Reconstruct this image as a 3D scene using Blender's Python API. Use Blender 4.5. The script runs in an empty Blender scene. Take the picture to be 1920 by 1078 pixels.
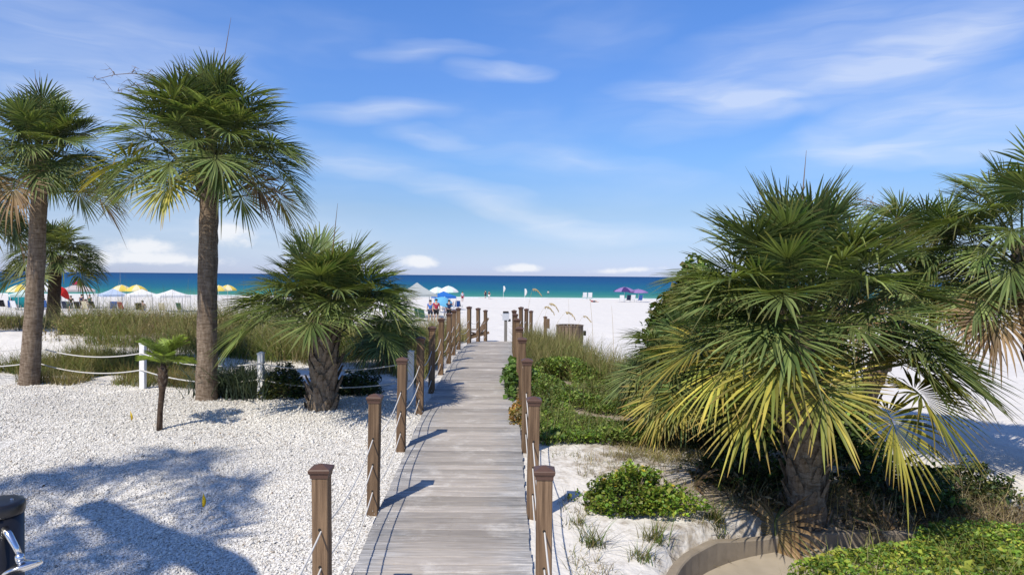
import bpy, bmesh, math, random
import numpy as np
from mathutils import Vector, Matrix

random.seed(11)
rng = np.random.default_rng(11)
R = math.radians
scene = bpy.context.scene
COL = scene.collection

# ------------------------------------------------------------------ camera
FPX = 1300.0                     # focal length in photo pixels (1920 wide)
CAM = Vector((0.0, 0.0, 2.5))
PITCH, ROLL = 22.1 / FPX, 0.0082
cam_d = bpy.data.cameras.new('camera')
cam_d.sensor_width = 36.0
cam_d.lens = FPX / 1920.0 * 36.0
cam_d.clip_start = 0.1
cam_d.clip_end = 120000.0
cam = bpy.data.objects.new('camera', cam_d)
COL.objects.link(cam)
_f = Vector((0, math.cos(PITCH), -math.sin(PITCH)))
_u = Vector((0, math.sin(PITCH), math.cos(PITCH)))
_r = Vector((1, 0, 0))
CR = _r * math.cos(ROLL) + _u * math.sin(ROLL)
CU = _u * math.cos(ROLL) - _r * math.sin(ROLL)
CF = _f
cam.matrix_world = Matrix(((CR.x, CU.x, -CF.x, CAM.x), (CR.y, CU.y, -CF.y, CAM.y),
                           (CR.z, CU.z, -CF.z, CAM.z), (0, 0, 0, 1)))
scene.camera = cam

# ------------------------------------------------------------------ sun, sky, exposure
SUN_EL = R(51)
SUN_AZ = Vector((-0.5, -0.86)).normalized()      # towards the sun, behind and to the left
SUN_STRENGTH, SKY_STRENGTH, EXPOSURE = 4.9, 0.085, 0.06
sd = bpy.data.lights.new('sun', 'SUN')
sd.energy = SUN_STRENGTH
sd.angle = R(0.53)
sd.color = (1.0, 0.925, 0.80)
sun = bpy.data.objects.new('sun', sd)
COL.objects.link(sun)
to_sun = Vector((SUN_AZ.x * math.cos(SUN_EL), SUN_AZ.y * math.cos(SUN_EL), math.sin(SUN_EL)))
sun.rotation_euler = to_sun.to_track_quat('Z', 'Y').to_euler()
sun.location = (-20, -30, 40)
scene.view_settings.view_transform = 'Standard'
scene.view_settings.look = 'None'
scene.view_settings.exposure = EXPOSURE
scene.view_settings.gamma = 1.0
scene.view_settings.use_curve_mapping = False
scene.cycles.use_denoising = True
scene.cycles.max_bounces = 5
scene.cycles.diffuse_bounces = 3
scene.cycles.glossy_bounces = 2
scene.cycles.transmission_bounces = 3
scene.cycles.transparent_max_bounces = 4
scene.cycles.caustics_reflective = False
scene.cycles.caustics_refractive = False


def N(nt, t, **kw):
    n = nt.nodes.new(t)
    for k, v in kw.items():
        setattr(n, k, v)
    return n


def setin(n, **kw):
    for k, v in kw.items():
        n.inputs[k.replace('_', ' ')].default_value = v
    return n


def math_node(nt, op, a, b=None, clamp=False):
    n = nt.nodes.new('ShaderNodeMath')
    n.operation = op
    n.use_clamp = clamp
    for i, v in enumerate((a, b)):
        if v is None:
            continue
        if isinstance(v, (int, float)):
            n.inputs[i].default_value = v
        else:
            nt.links.new(v, n.inputs[i])
    return n.outputs[0]


def mixc(nt, fac, a, b, blend='MIX'):
    n = nt.nodes.new('ShaderNodeMix')
    n.data_type = 'RGBA'
    n.blend_type = blend
    n.clamp_factor = True
    for sock, v in ((n.inputs[0], fac), (n.inputs[6], a), (n.inputs[7], b)):
        if isinstance(v, (int, float)):
            sock.default_value = v
        elif isinstance(v, (tuple, list)):
            sock.default_value = (*v[:3], 1.0)
        else:
            nt.links.new(v, sock)
    return n.outputs[2]


def ramp(nt, fac, stops, interp='LINEAR'):
    n = nt.nodes.new('ShaderNodeValToRGB')
    n.color_ramp.interpolation = interp
    el = n.color_ramp.elements
    while len(el) < len(stops):
        el.new(0.5)
    for e, (p, c) in zip(el, stops):
        e.position = p
        e.color = (*c, 1.0) if len(c) == 3 else c
    nt.links.new(fac, n.inputs[0])
    return n.outputs[0]


def noise(nt, vec, scale, detail=4.0, rough=0.55, dist=0.0):
    n = nt.nodes.new('ShaderNodeTexNoise')
    setin(n, Scale=scale, Detail=detail, Roughness=rough, Distortion=dist)
    if vec is not None:
        nt.links.new(vec, n.inputs['Vector'])
    return n.outputs['Fac']


def mapping(nt, vec, scale=(1, 1, 1), rot=(0, 0, 0), loc=(0, 0, 0), vtype='POINT'):
    n = nt.nodes.new('ShaderNodeMapping')
    n.vector_type = vtype
    n.inputs['Scale'].default_value = scale
    n.inputs['Rotation'].default_value = rot
    n.inputs['Location'].default_value = loc
    nt.links.new(vec, n.inputs['Vector'])
    return n.outputs[0]


def pix_dir(x, y):
    return CF + CR * ((x - 960.0) / FPX) - CU * ((y - 539.0) / FPX)


def build_world():
    w = bpy.data.worlds.new('World')
    scene.world = w
    w.use_nodes = True
    w.cycles.sampling_method = 'NONE'
    nt = w.node_tree
    nt.nodes.clear()
    out = N(nt, 'ShaderNodeOutputWorld')
    bg = N(nt, 'ShaderNodeBackground')
    sky = N(nt, 'ShaderNodeTexSky')
    sky.sky_type = 'NISHITA'
    sky.sun_disc = False
    sky.sun_elevation = SUN_EL
    sky.sun_rotation = R(210)
    sky.altitude = 0.0
    sky.air_density = 1.0
    sky.dust_density = 0.25
    sky.ozone_density = 4.0
    tc = N(nt, 'ShaderNodeTexCoord')
    sep = N(nt, 'ShaderNodeSeparateXYZ')
    nt.links.new(tc.outputs['Generated'], sep.inputs[0])
    az = math_node(nt, 'ARCTAN2', sep.outputs[0], sep.outputs[1])
    el = math_node(nt, 'ARCSINE', sep.outputs[2])
    cmb = N(nt, 'ShaderNodeCombineXYZ')
    nt.links.new(az, cmb.inputs[0])
    nt.links.new(el, cmb.inputs[1])
    base = cmb.outputs[0]
    # richer blue, as the photograph's clear subtropical sky
    tint = ramp(nt, math_node(nt, 'DIVIDE', el, 1.57), [
        (0.0, (0.46, 0.53, 0.90)), (0.006, (0.46, 0.53, 0.88)), (0.023, (0.46, 0.51, 0.74)), (0.057, (0.50, 0.54, 0.67)), (0.105, (0.49, 0.63, 0.83)), (0.175, (0.50, 0.68, 0.97)), (0.24, (0.50, 0.72, 1.05)), (0.45, (0.46, 0.64, 0.95)), (1.0, (0.46, 0.64, 0.95))])
    dbl = N(nt, 'ShaderNodeVectorMath', operation='SCALE')
    dbl.inputs['Scale'].default_value = 2.0
    nt.links.new(tint, dbl.inputs[0])
    skyc = mixc(nt, 1.0, sky.outputs[0], dbl.outputs[0], 'MULTIPLY')
    # wisps: (photo x, y, half width, half height, tilt deg, strength)
    wisps = [(955, 131, 120, 22, 2, 1.0), (700, 208, 150, 26, -3, 1.0), (795, 252, 110, 20, 3, .95), (830, 90, 130, 22, -4, .7),
             (900, 372, 340, 32, 13, .95), (1150, 432, 220, 30, 4, 1.05), (1330, 185, 190, 34, 10, 1.0), (1520, 165, 330, 46, -12, 1.0),
             (1760, 90, 260, 90, -28, .95), (1790, 225, 360, 62, -8, 1.15), (1760, 285, 220, 26, 3, 1.0), (1450, 100, 380, 80, -16, .55),
             (180, 120, 340, 130, 12, .75), (60, 190, 260, 90, 5, .65), (620, 290, 260, 44, 8, .55), (300, 440, 500, 80, 0, .6), (1050, 300, 300, 30, 6, .45)]
    puffs = [(262, 468, 88, 30, 3, 1.0), (425, 437, 78, 40, 4, 1.0), (786, 489, 56, 17, 0, 1.3), (978, 499, 70, 13, -2, 1.2), (150, 490, 90, 18, 0, 1.0), (340, 492, 110, 14, 0, .9), (1170, 507, 120, 9, 0, .8)]
    # two noise fields that fray the edges
    nz = N(nt, 'ShaderNodeTexNoise')
    setin(nz, Scale=4.0, Detail=3.0, Roughness=0.55)
    nt.links.new(mapping(nt, base, scale=(1.0, 3.0, 1.0), loc=(3.1, 1.7, 0)), nz.inputs['Vector'])
    sub = N(nt, 'ShaderNodeVectorMath', operation='SUBTRACT')
    nt.links.new(nz.outputs['Color'], sub.inputs[0])
    sub.inputs[1].default_value = (0.5, 0.5, 0.5)

    def warped(amp):
        sc = N(nt, 'ShaderNodeVectorMath', operation='MULTIPLY')
        nt.links.new(sub.outputs[0], sc.inputs[0])
        sc.inputs[1].default_value = (amp, amp * 0.42, 0.0)
        ad = N(nt, 'ShaderNodeVectorMath', operation='ADD')
        nt.links.new(base, ad.inputs[0])
        nt.links.new(sc.outputs[0], ad.inputs[1])
        return ad.outputs[0]

    def blob(vec, x, y, rx, ry, tilt, s):
        d = pix_dir(x, y).normalized()
        a0, e0 = math.atan2(d.x, d.y), math.asin(d.z)
        m = mapping(nt, vec, scale=(rx / FPX, ry / FPX, 1.0), rot=(0, 0, R(-tilt)), loc=(a0, e0, 0), vtype='TEXTURE')
        g = N(nt, 'ShaderNodeTexGradient', gradient_type='SPHERICAL')
        nt.links.new(m, g.inputs[0])
        return math_node(nt, 'MULTIPLY', g.outputs['Fac'], s)

    vw = warped(0.16)
    tot = None
    for b in wisps:
        o = blob(vw, *b)
        tot = o if tot is None else math_node(nt, 'ADD', tot, o)
    streak = noise(nt, mapping(nt, vw, scale=(2.2, 13.0, 1.0), rot=(0, 0, R(9)), loc=(0.6, 0.2, 0)), 3.0, 3.0, 0.5, 0.4)
    st = N(nt, 'ShaderNodeMapRange')
    st.interpolation_type = 'SMOOTHSTEP'
    nt.links.new(streak, st.inputs['Value'])
    setin(st, From_Min=0.2, From_Max=0.8, To_Min=0.35, To_Max=1.0)
    wm = math_node(nt, 'MULTIPLY', tot, st.outputs[0])
    # a thin veil over the rest of the sky, in and out of view alike
    veil = N(nt, 'ShaderNodeMapRange')
    veil.interpolation_type = 'SMOOTHSTEP'
    nt.links.new(noise(nt, mapping(nt, vw, scale=(1.0, 3.2, 1.0)), 2.6, 4.0, 0.5), veil.inputs['Value'])
    setin(veil, From_Min=0.42, From_Max=0.8, To_Min=0.0, To_Max=0.30)
    wm = math_node(nt, 'ADD', math_node(nt, 'MULTIPLY', wm, 0.85), veil.outputs[0])
    fib = noise(nt, mapping(nt, vw, scale=(3.0, 26.0, 1.0), rot=(0, 0, R(12))), 3.0, 4.0, 0.65, 0.8)
    wm = math_node(nt, 'MULTIPLY', wm, math_node(nt, 'ADD', 0.62, math_node(nt, 'MULTIPLY', fib, 0.75)))
    cirrus = math_node(nt, 'MINIMUM', math_node(nt, 'MULTIPLY', wm, 0.66), 0.55)
    vp = warped(0.045)
    tp = None
    for b in puffs:
        o = blob(vp, *b)
        tp = o if tp is None else math_node(nt, 'ADD', tp, o)
    bil = noise(nt, mapping(nt, base, scale=(1.0, 1.7, 1.0)), 38.0, 5.0, 0.6)
    pm = N(nt, 'ShaderNodeMapRange')
    pm.interpolation_type = 'SMOOTHSTEP'
    nt.links.new(math_node(nt, 'ADD', tp, math_node(nt, 'MULTIPLY', math_node(nt, 'SUBTRACT', bil, 0.5), 1.1)), pm.inputs['Value'])
    setin(pm, From_Min=0.22, From_Max=0.85, To_Min=0.0, To_Max=0.8)
    c1 = mixc(nt, cirrus, skyc, (9.6, 10.2, 11.3))
    c2 = mixc(nt, pm.outputs[0], c1, (10.8, 10.9, 11.2))
    nt.links.new(c2, bg.inputs[0])
    bg.inputs[1].default_value = SKY_STRENGTH
    nt.links.new(bg.outputs[0], out.inputs[0])


build_world()

# ------------------------------------------------------------------ helpers: terrain
_py = np.array([-60, -10, 0, 3, 5, 7, 9, 11, 13, 15, 17, 19, 21, 22.3, 24, 26, 28, 34, 40, 56, 76, 120, 166, 200, 330, 420])
_pz = np.array([-.1, -.1, -.1, -.05, 0, .12, .26, .37, .41, .42, .42, .40, .375, .345, .20, .03, -.13, -.46, -.75, -1.18, -1.38, -2.05, -2.75, -3.4, -6., -8.])
_gy = np.linspace(-60, 420, 9601)
_gz = np.interp(_gy, _py, _pz)
_k = np.ones(25) / 25
_gz = np.convolve(np.pad(_gz, 12, mode='edge'), _k, mode='valid')
_gz = np.convolve(np.pad(_gz, 12, mode='edge'), _k, mode='valid')


def P(y):
    return np.interp(y, _gy, _gz)


def sst(a, b, x):
    t = np.clip((x - a) / (b - a), 0, 1)
    return t * t * (3 - 2 * t)


_perm = np.random.default_rng(3).random((64, 64))


def vnoise(x, y):
    x = np.asarray(x, float); y = np.asarray(y, float)
    xi = np.floor(x).astype(int); yi = np.floor(y).astype(int)
    fx = x - xi; fy = y - yi
    fx = fx * fx * (3 - 2 * fx); fy = fy * fy * (3 - 2 * fy)
    g = lambda i, j: _perm[i % 64, j % 64]
    return ((g(xi, yi) * (1 - fx) + g(xi + 1, yi) * fx) * (1 - fy) + (g(xi, yi + 1) * (1 - fx) + g(xi + 1, yi + 1) * fx) * fy) - 0.5


def fbm(x, y, s=1.0, o=4):
    r = 0.0; a = 1.0
    for i in range(o):
        r = r + a * vnoise(np.asarray(x) * s + 17.3 * i, np.asarray(y) * s + 5.1 * i); s *= 2.03; a *= 0.5
    return r


# back edge of the concrete path at lower right: y as a function of x
KX = np.array([1.22, 1.30, 1.42, 1.62, 1.95, 2.45, 3.0, 3.6, 4.3, 5.2, 6.5, 9.0])
KY = np.array([4.6, 5.7, 6.25, 6.62, 7.0, 7.35, 7.55, 7.66, 7.66, 7.5, 7.1, 6.0])


_t = np.linspace(0, 1, 60)
_s = np.concatenate([[0], np.cumsum(np.hypot(np.diff(KX), np.diff(KY)))]); _s /= _s[-1]
KERBX = np.convolve(np.pad(np.interp(_t, _s, KX), 3, mode='edge'), np.ones(7) / 7, mode='valid')
KERBY = np.convolve(np.pad(np.interp(_t, _s, KY), 3, mode='edge'), np.ones(7) / 7, mode='valid')


def T(x, y):
    x = np.asarray(x, float); y = np.asarray(y, float)
    z = P(y) - 0.05
    far = 1 - sst(30, 48, y)
    z = z - 0.75 * sst(0.35, 7.5, x) * far
    z = z - 0.06 * sst(0.2, 0.5, x) * (1 - sst(20, 30, y))
    z = z + 0.42 * sst(-4.0, -9.0, x) * sst(15, 20, y) * (1 - sst(34, 60, y))
    off = sst(0.12, 1.0, np.maximum(np.maximum(-1.42 - x, x - 0.3), np.maximum(y - 27.5, 0)))
    n = 0.10 * fbm(x, y, 0.45, 4) + 0.05 * fbm(x + 31, y + 7, 1.7, 3)
    gravel = (x < -1.3) & (y < 14.5)
    z = z + n * off * np.where(gravel, 0.55, 1.0)
    # sunken path area in front of the kerb
    yk = np.interp(x, KERBX, KERBY)
    ins = sst(-0.2, -0.02, yk - y) * sst(1.02, 1.2, x)
    bed = 0.36 * sst(0.85, 1.35, yk - y) * sst(1.95, 2.6, x)
    z = z * (1 - ins) + (-0.50 + bed) * ins
    return z


def Tz(x, y):
    return float(T(np.array([x]), np.array([y]))[0])


def gp(x, y, off=0.0):
    """photo pixel -> point where its ray meets the ground"""
    d = pix_dir(x, y)
    t = np.concatenate([np.linspace(2, 60, 3000), np.linspace(60, 320, 4000)])
    zz = CAM.z + t * d.z - (T(CAM.x + t * d.x, CAM.y + t * d.y) + off)
    i = int(np.argmax(zz < 0))
    if zz[i] >= 0:
        i = len(t) - 1
    return CAM + d * float(t[i])


def at(x, y, depth):
    """photo pixel -> point at that forward distance"""
    d = pix_dir(x, y)
    return CAM + d * (depth / d.y)


# ------------------------------------------------------------------ helpers: meshes and objects
def link(o, parent=None):
    COL.objects.link(o)
    if parent is not None:
        o.parent = parent
    return o


def tag(o, label=None, cat=None, group=None, kind=None):
    if label: o['label'] = label
    if cat: o['category'] = cat
    if group: o['group'] = group
    if kind: o['kind'] = kind
    return o


def thing(name, label, cat, loc=(0, 0, 0), rz=0.0, group=None):
    o = bpy.data.objects.new(name, None)
    o.empty_display_size = 0.2
    link(o)
    o.location = loc
    o.rotation_euler = (0, 0, rz)
    return tag(o, label, cat, group)


class MB:
    def __init__(s):
        s.v = []; s.f = []

    def add(s, vs, fs):
        b = len(s.v)
        s.v.extend([tuple(v) for v in vs])
        s.f.extend([tuple(i + b for i in f) for f in fs])

    def box(s, c, size, m=None):
        x, y, z = (k / 2 for k in size)
        vs = [Vector((sx * x, sy * y, sz * z)) for sz in (-1, 1) for sy in (-1, 1) for sx in (-1, 1)]
        if m is not None:
            vs = [m @ v for v in vs]
        vs = [v + Vector(c) for v in vs]
        s.add(vs, [(0, 2, 3, 1), (4, 5, 7, 6), (0, 1, 5, 4), (2, 6, 7, 3), (0, 4, 6, 2), (1, 3, 7, 5)])

    def tube(s, pts, rads, n=8, cap=True):
        pts = [Vector(p) for p in pts]
        if not hasattr(rads, '__len__'):
            rads = [rads] * len(pts)
        b = len(s.v)
        prev = None
        for i, p in enumerate(pts):
            t = (pts[min(i + 1, len(pts) - 1)] - pts[max(i - 1, 0)]).normalized()
            if prev is None:
                a = t.orthogonal().normalized()
            else:
                a = (prev - t * prev.dot(t)).normalized()
            prev = a
            c = t.cross(a)
            for k in range(n):
                w = 2 * math.pi * k / n
                s.v.append(tuple(p + (a * math.cos(w) + c * math.sin(w)) * rads[i]))
        for i in range(len(pts) - 1):
            for k in range(n):
                k2 = (k + 1) % n
                s.f.append((b + i * n + k, b + i * n + k2, b + (i + 1) * n + k2, b + (i + 1) * n + k))
        if cap:
            s.f.append(tuple(b + k for k in reversed(range(n))))
            e = b + (len(pts) - 1) * n
            s.f.append(tuple(e + k for k in range(n)))

    def lathe(s, prof, n=16, rot=0.0, c=(0, 0, 0)):
        b = len(s.v)
        for r, z in prof:
            for k in range(n):
                w = 2 * math.pi * k / n + rot
                s.v.append((c[0] + r * math.cos(w), c[1] + r * math.sin(w), c[2] + z))
        for i in range(len(prof) - 1):
            for k in range(n):
                k2 = (k + 1) % n
                s.f.append((b + i * n + k, b + i * n + k2, b + (i + 1) * n + k2, b + (i + 1) * n + k))
        s.f.append(tuple(b + k for k in reversed(range(n))))
        e = b + (len(prof) - 1) * n
        s.f.append(tuple(e + k for k in range(n)))

    def mesh(s, name, mat, smooth=False):
        me = bpy.data.meshes.new(name)
        me.from_pydata(s.v, [], s.f)
        if mat is not None:
            me.materials.append(mat)
        if smooth:
            me.polygons.foreach_set('use_smooth', [True] * len(me.polygons))
        me.update()
        return me

    def build(s, name, mat, parent=None, smooth=False, bevel=0.0):
        me = s.mesh(name, mat, smooth)
        o = link(bpy.data.objects.new(name, me), parent)
        if bevel:
            b = o.modifiers.new('bevel', 'BEVEL')
            b.width = bevel; b.segments = 2; b.limit_method = 'ANGLE'
        return o


def tri_mesh(name, V, F, C, mat, smooth=False):
    """fast mesh from numpy triangles with a point colour attribute"""
    V = np.asarray(V, np.float32); F = np.asarray(F, np.int32)
    me = bpy.data.meshes.new(name)
    me.vertices.add(len(V)); me.vertices.foreach_set('co', V.ravel())
    me.loops.add(F.size); me.loops.foreach_set('vertex_index', F.ravel())
    me.polygons.add(len(F))
    me.polygons.foreach_set('loop_start', np.arange(0, F.size, F.shape[1], dtype=np.int32))
    if smooth:
        me.polygons.foreach_set('use_smooth', np.ones(len(F), bool))
    if C is not None:
        at_ = me.attributes.new('tone', 'FLOAT_COLOR', 'POINT')
        c4 = np.ones((len(V), 4), np.float32); c4[:, :3] = C
        at_.data.foreach_set('color', c4.ravel())
    if mat is not None:
        me.materials.append(mat)
    me.update(calc_edges=True)
    return me


def obj(name, me, parent=None, loc=None, rz=None):
    o = link(bpy.data.objects.new(name, me), parent)
    if loc is not None: o.location = loc
    if rz is not None: o.rotation_euler = (0, 0, rz)
    return o


# ------------------------------------------------------------------ materials
def mat_new(name):
    m = bpy.data.materials.new(name)
    m.use_nodes = True
    nt = m.node_tree
    return m, nt, nt.nodes['Principled BSDF']


def bump(nt, bs, h, strength, dist=0.02):
    b = N(nt, 'ShaderNodeBump')
    setin(b, Strength=strength, Distance=dist)
    nt.links.new(h, b.inputs['Height'])
    nt.links.new(b.outputs[0], bs.inputs['Normal'])


def mat_plain(name, col, rough=0.6, spec=0.3, metal=0.0, vary=0.12, scale=30.0, bmp=0.15):
    m, nt, bs = mat_new(name)
    tc = N(nt, 'ShaderNodeTexCoord')
    nz = noise(nt, tc.outputs['Object'], scale, 4.0)
    c = mixc(nt, nz, tuple(k * (1 - vary) for k in col), tuple(min(1, k * (1 + vary)) for k in col))
    nt.links.new(c, bs.inputs['Base Color'])
    setin(bs, Roughness=rough, Metallic=metal)
    bs.inputs['Specular IOR Level'].default_value = spec
    if bmp:
        bump(nt, bs, nz, bmp, 0.004)
    return m


def mat_cloth(name, col, trans=0.35, vary=0.1):
    m, nt, bs = mat_new(name)
    tc = N(nt, 'ShaderNodeTexCoord')
    nz = noise(nt, tc.outputs['Object'], 5.0, 3.0)
    c = mixc(nt, nz, tuple(k * (1 - vary) for k in col), tuple(min(1, k * (1 + vary)) for k in col))
    nt.links.new(c, bs.inputs['Base Color'])
    setin(bs, Roughness=0.8)
    bs.inputs['Specular IOR Level'].default_value = 0.1
    if trans:
        tr = N(nt, 'ShaderNodeBsdfTranslucent')
        nt.links.new(c, tr.inputs[0])
        mx = N(nt, 'ShaderNodeMixShader')
        mx.inputs[0].default_value = trans
        nt.links.new(bs.outputs[0], mx.inputs[1]); nt.links.new(tr.outputs[0], mx.inputs[2])
        nt.links.new(mx.outputs[0], nt.nodes['Material Output'].inputs[0])
    return m


def mat_leaf(name, rough=0.45, spec=0.4, trans=0.22, ovary=0.25):
    """colour comes from the mesh's own tone attribute, varied from object to object"""
    m, nt, bs = mat_new(name)
    a = N(nt, 'ShaderNodeAttribute', attribute_name='tone')
    oi = N(nt, 'ShaderNodeObjectInfo')
    mr = N(nt, 'ShaderNodeMapRange')
    nt.links.new(oi.outputs['Random'], mr.inputs['Value'])
    setin(mr, To_Min=1 - ovary, To_Max=1 + ovary)
    tc = N(nt, 'ShaderNodeTexCoord')
    nz = noise(nt, tc.outputs['Object'], 9.0, 3.0)
    v = math_node(nt, 'MULTIPLY', mr.outputs[0], math_node(nt, 'ADD', 0.75, math_node(nt, 'MULTIPLY', nz, 0.5)))
    hsv = N(nt, 'ShaderNodeHueSaturation')
    nt.links.new(a.outputs['Color'], hsv.inputs['Color'])
    nt.links.new(v, hsv.inputs['Value'])
    c = hsv.outputs[0]
    nt.links.new(c, bs.inputs['Base Color'])
    setin(bs, Roughness=rough)
    bs.inputs['Specular IOR Level'].default_value = spec
    tr = N(nt, 'ShaderNodeBsdfTranslucent')
    c2 = mixc(nt, 1.0, c, (1.25, 1.2, 0.55), 'MULTIPLY')
    nt.links.new(c2, tr.inputs[0])
    mx = N(nt, 'ShaderNodeMixShader')
    mx.inputs[0].default_value = trans
    nt.links.new(bs.outputs[0], mx.inputs[1]); nt.links.new(tr.outputs[0], mx.inputs[2])
    nt.links.new(mx.outputs[0], nt.nodes['Material Output'].inputs[0])
    return m


def mat_wood(name, dark, light, grain_axis='X', rough=0.8, wear=None, ovary=0.16, spec=0.15):
    m, nt, bs = mat_new(name)
    tc = N(nt, 'ShaderNodeTexCoord')
    oi = N(nt, 'ShaderNodeObjectInfo')
    off = N(nt, 'ShaderNodeVectorMath', operation='MULTIPLY_ADD')
    cmb = N(nt, 'ShaderNodeCombineXYZ')
    for i in range(3):
        nt.links.new(oi.outputs['Random'], cmb.inputs[i])
    nt.links.new(cmb.outputs[0], off.inputs[0])
    off.inputs[1].default_value = (37.0, 91.0, 53.0)
    nt.links.new(tc.outputs['Object'], off.inputs[2])
    s = {'X': (3.0, 60, 60), 'Z': (38, 38, 1.4)}[grain_axis]
    g = noise(nt, mapping(nt, off.outputs[0], scale=s), 1.0, 7.0, 0.65, 0.4)
    blot = noise(nt, mapping(nt, off.outputs[0], scale=(2.2, 2.2, 2.2)), 1.0, 4.0, 0.6)
    c = ramp(nt, g, [(0.28, tuple(k * 0.55 for k in dark)), (0.42, dark), (0.62, light), (0.8, tuple(min(1, k * 1.12) for k in light))])
    c = mixc(nt, math_node(nt, 'MULTIPLY', blot, 0.55), c, tuple((a + b) / 2 * .75 for a, b in zip(dark, light)))
    if wear is not None:
        # trodden middle of the walk: browner and scuffed
        sep = N(nt, 'ShaderNodeSeparateXYZ')
        nt.links.new(tc.outputs['Object'], sep.inputs[0])
        wv = math_node(nt, 'ADD', math_node(nt, 'ABSOLUTE', sep.outputs[0]), math_node(nt, 'MULTIPLY', math_node(nt, 'SUBTRACT', blot, 0.5), 0.9))
        wr = N(nt, 'ShaderNodeMapRange')
        wr.interpolation_type = 'SMOOTHSTEP'
        nt.links.new(wv, wr.inputs['Value'])
        setin(wr, From_Min=0.25, From_Max=0.75, To_Min=0.75, To_Max=0.0)
        c = mixc(nt, wr.outputs[0], c, mixc(nt, g, tuple(k * .62 for k in wear), tuple(min(1, k * 1.3) for k in wear)))
    if wear is not None:
        # blown sand lying on the boards, and dark damp stains
        geo = N(nt, 'ShaderNodeNewGeometry')
        dn = noise(nt, geo.outputs['Position'], 2.4, 6.0, 0.7)
        dr = N(nt, 'ShaderNodeMapRange')
        nt.links.new(math_node(nt, 'ADD', dn, math_node(nt, 'MULTIPLY', g, 0.35)), dr.inputs['Value'])
        setin(dr, From_Min=0.70, From_Max=0.92, To_Min=0.0, To_Max=0.75)
        c = mixc(nt, dr.outputs[0], c, (0.60, 0.57, 0.52))
        sn = noise(nt, mapping(nt, geo.outputs['Position'], scale=(1.0, 1.0, 1.0), loc=(7, 3, 1)), 1.1, 5.0, 0.65)
        sr = N(nt, 'ShaderNodeMapRange')
        nt.links.new(sn, sr.inputs['Value'])
        setin(sr, From_Min=0.50, From_Max=0.72, To_Min=0.0, To_Max=0.5)
        c = mixc(nt, sr.outputs[0], c, (0.22, 0.20, 0.185))
    mr = N(nt, 'ShaderNodeMapRange')
    nt.links.new(oi.outputs['Random'], mr.inputs['Value'])
    setin(mr, To_Min=1 - ovary, To_Max=1 + ovary)
    hsv = N(nt, 'ShaderNodeHueSaturation')
    nt.links.new(c, hsv.inputs['Color']); nt.links.new(mr.outputs[0], hsv.inputs['Value'])
    nt.links.new(hsv.outputs[0], bs.inputs['Base Color'])
    setin(bs, Roughness=rough)
    bs.inputs['Specular IOR Level'].default_value = spec
    bump(nt, bs, g, 0.8, 0.005)
    return m


def mat_ground():
    m, nt, bs = mat_new('sand_and_shell')
    a = N(nt, 'ShaderNodeAttribute', attribute_name='tone')      # r: gravel, g: plant litter, b: wet sand
    sp = N(nt, 'ShaderNodeSeparateColor')
    nt.links.new(a.outputs['Color'], sp.inputs[0])
    tc = N(nt, 'ShaderNodeTexCoord')
    ob = tc.outputs['Object']
    big = noise(nt, ob, 0.35, 5.0, 0.6)
    mid = noise(nt, ob, 2.3, 5.0, 0.6)
    fine = noise(nt, ob, 30.0, 4.0, 0.6)
    sand = mixc(nt, mid, (0.60, 0.57, 0.52), (0.77, 0.735, 0.675))
    sand = mixc(nt, math_node(nt, 'MULTIPLY', big, 0.5), sand, (0.67, 0.64, 0.59))
    sand = mixc(nt, math_node(nt, 'MULTIPLY', fine, 0.35), sand, (0.52, 0.50, 0.46))
    vo = N(nt, 'ShaderNodeTexVoronoi')
    setin(vo, Scale=42.0, Randomness=1.0)
    nt.links.new(ob, vo.inputs['Vector'])
    gv = mixc(nt, vo.outputs['Color'], (0.46, 0.44, 0.40), (0.84, 0.82, 0.77))
    gv = mixc(nt, math_node(nt, 'GREATER_THAN', vo.outputs['Distance'], 0.62), gv, (0.30, 0.28, 0.25))
    litn = N(nt, 'ShaderNodeMapRange')
    nt.links.new(math_node(nt, 'ADD', sp.outputs[1], math_node(nt, 'MULTIPLY', math_node(nt, 'SUBTRACT', noise(nt, ob, 5.0, 6.0, 0.7), 0.5), 1.3)), litn.inputs['Value'])
    litn.interpolation_type = 'SMOOTHSTEP'
    setin(litn, From_Min=0.35, From_Max=0.8, To_Min=0.0, To_Max=0.85)
    lit = mixc(nt, fine, (0.10, 0.075, 0.05), (0.33, 0.26, 0.17))
    c = mixc(nt, sp.outputs[0], sand, gv)
    c = mixc(nt, math_node(nt, 'MULTIPLY', litn.outputs[0], math_node(nt, 'GREATER_THAN', sp.outputs[1], 0.01)), c, lit)
    c = mixc(nt, math_node(nt, 'MULTIPLY', sp.outputs[2], 0.8), c, (0.40, 0.37, 0.31))
    nt.links.new(c, bs.inputs['Base Color'])
    setin(bs, Roughness=0.95)
    bs.inputs['Specular IOR Level'].default_value = 0.08
    foot = noise(nt, mapping(nt, ob, scale=(1.0, 0.75, 1.0)), 3.1, 3.0, 0.6)
    h = math_node(nt, 'ADD', math_node(nt, 'MULTIPLY', foot, 2.0), math_node(nt, 'ADD', math_node(nt, 'MULTIPLY', fine, 0.25), math_node(nt, 'MULTIPLY', noise(nt, ob, 11.0, 3.0), 0.6)))
    bump(nt, bs, h, 0.55, 0.05)
    return m


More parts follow.
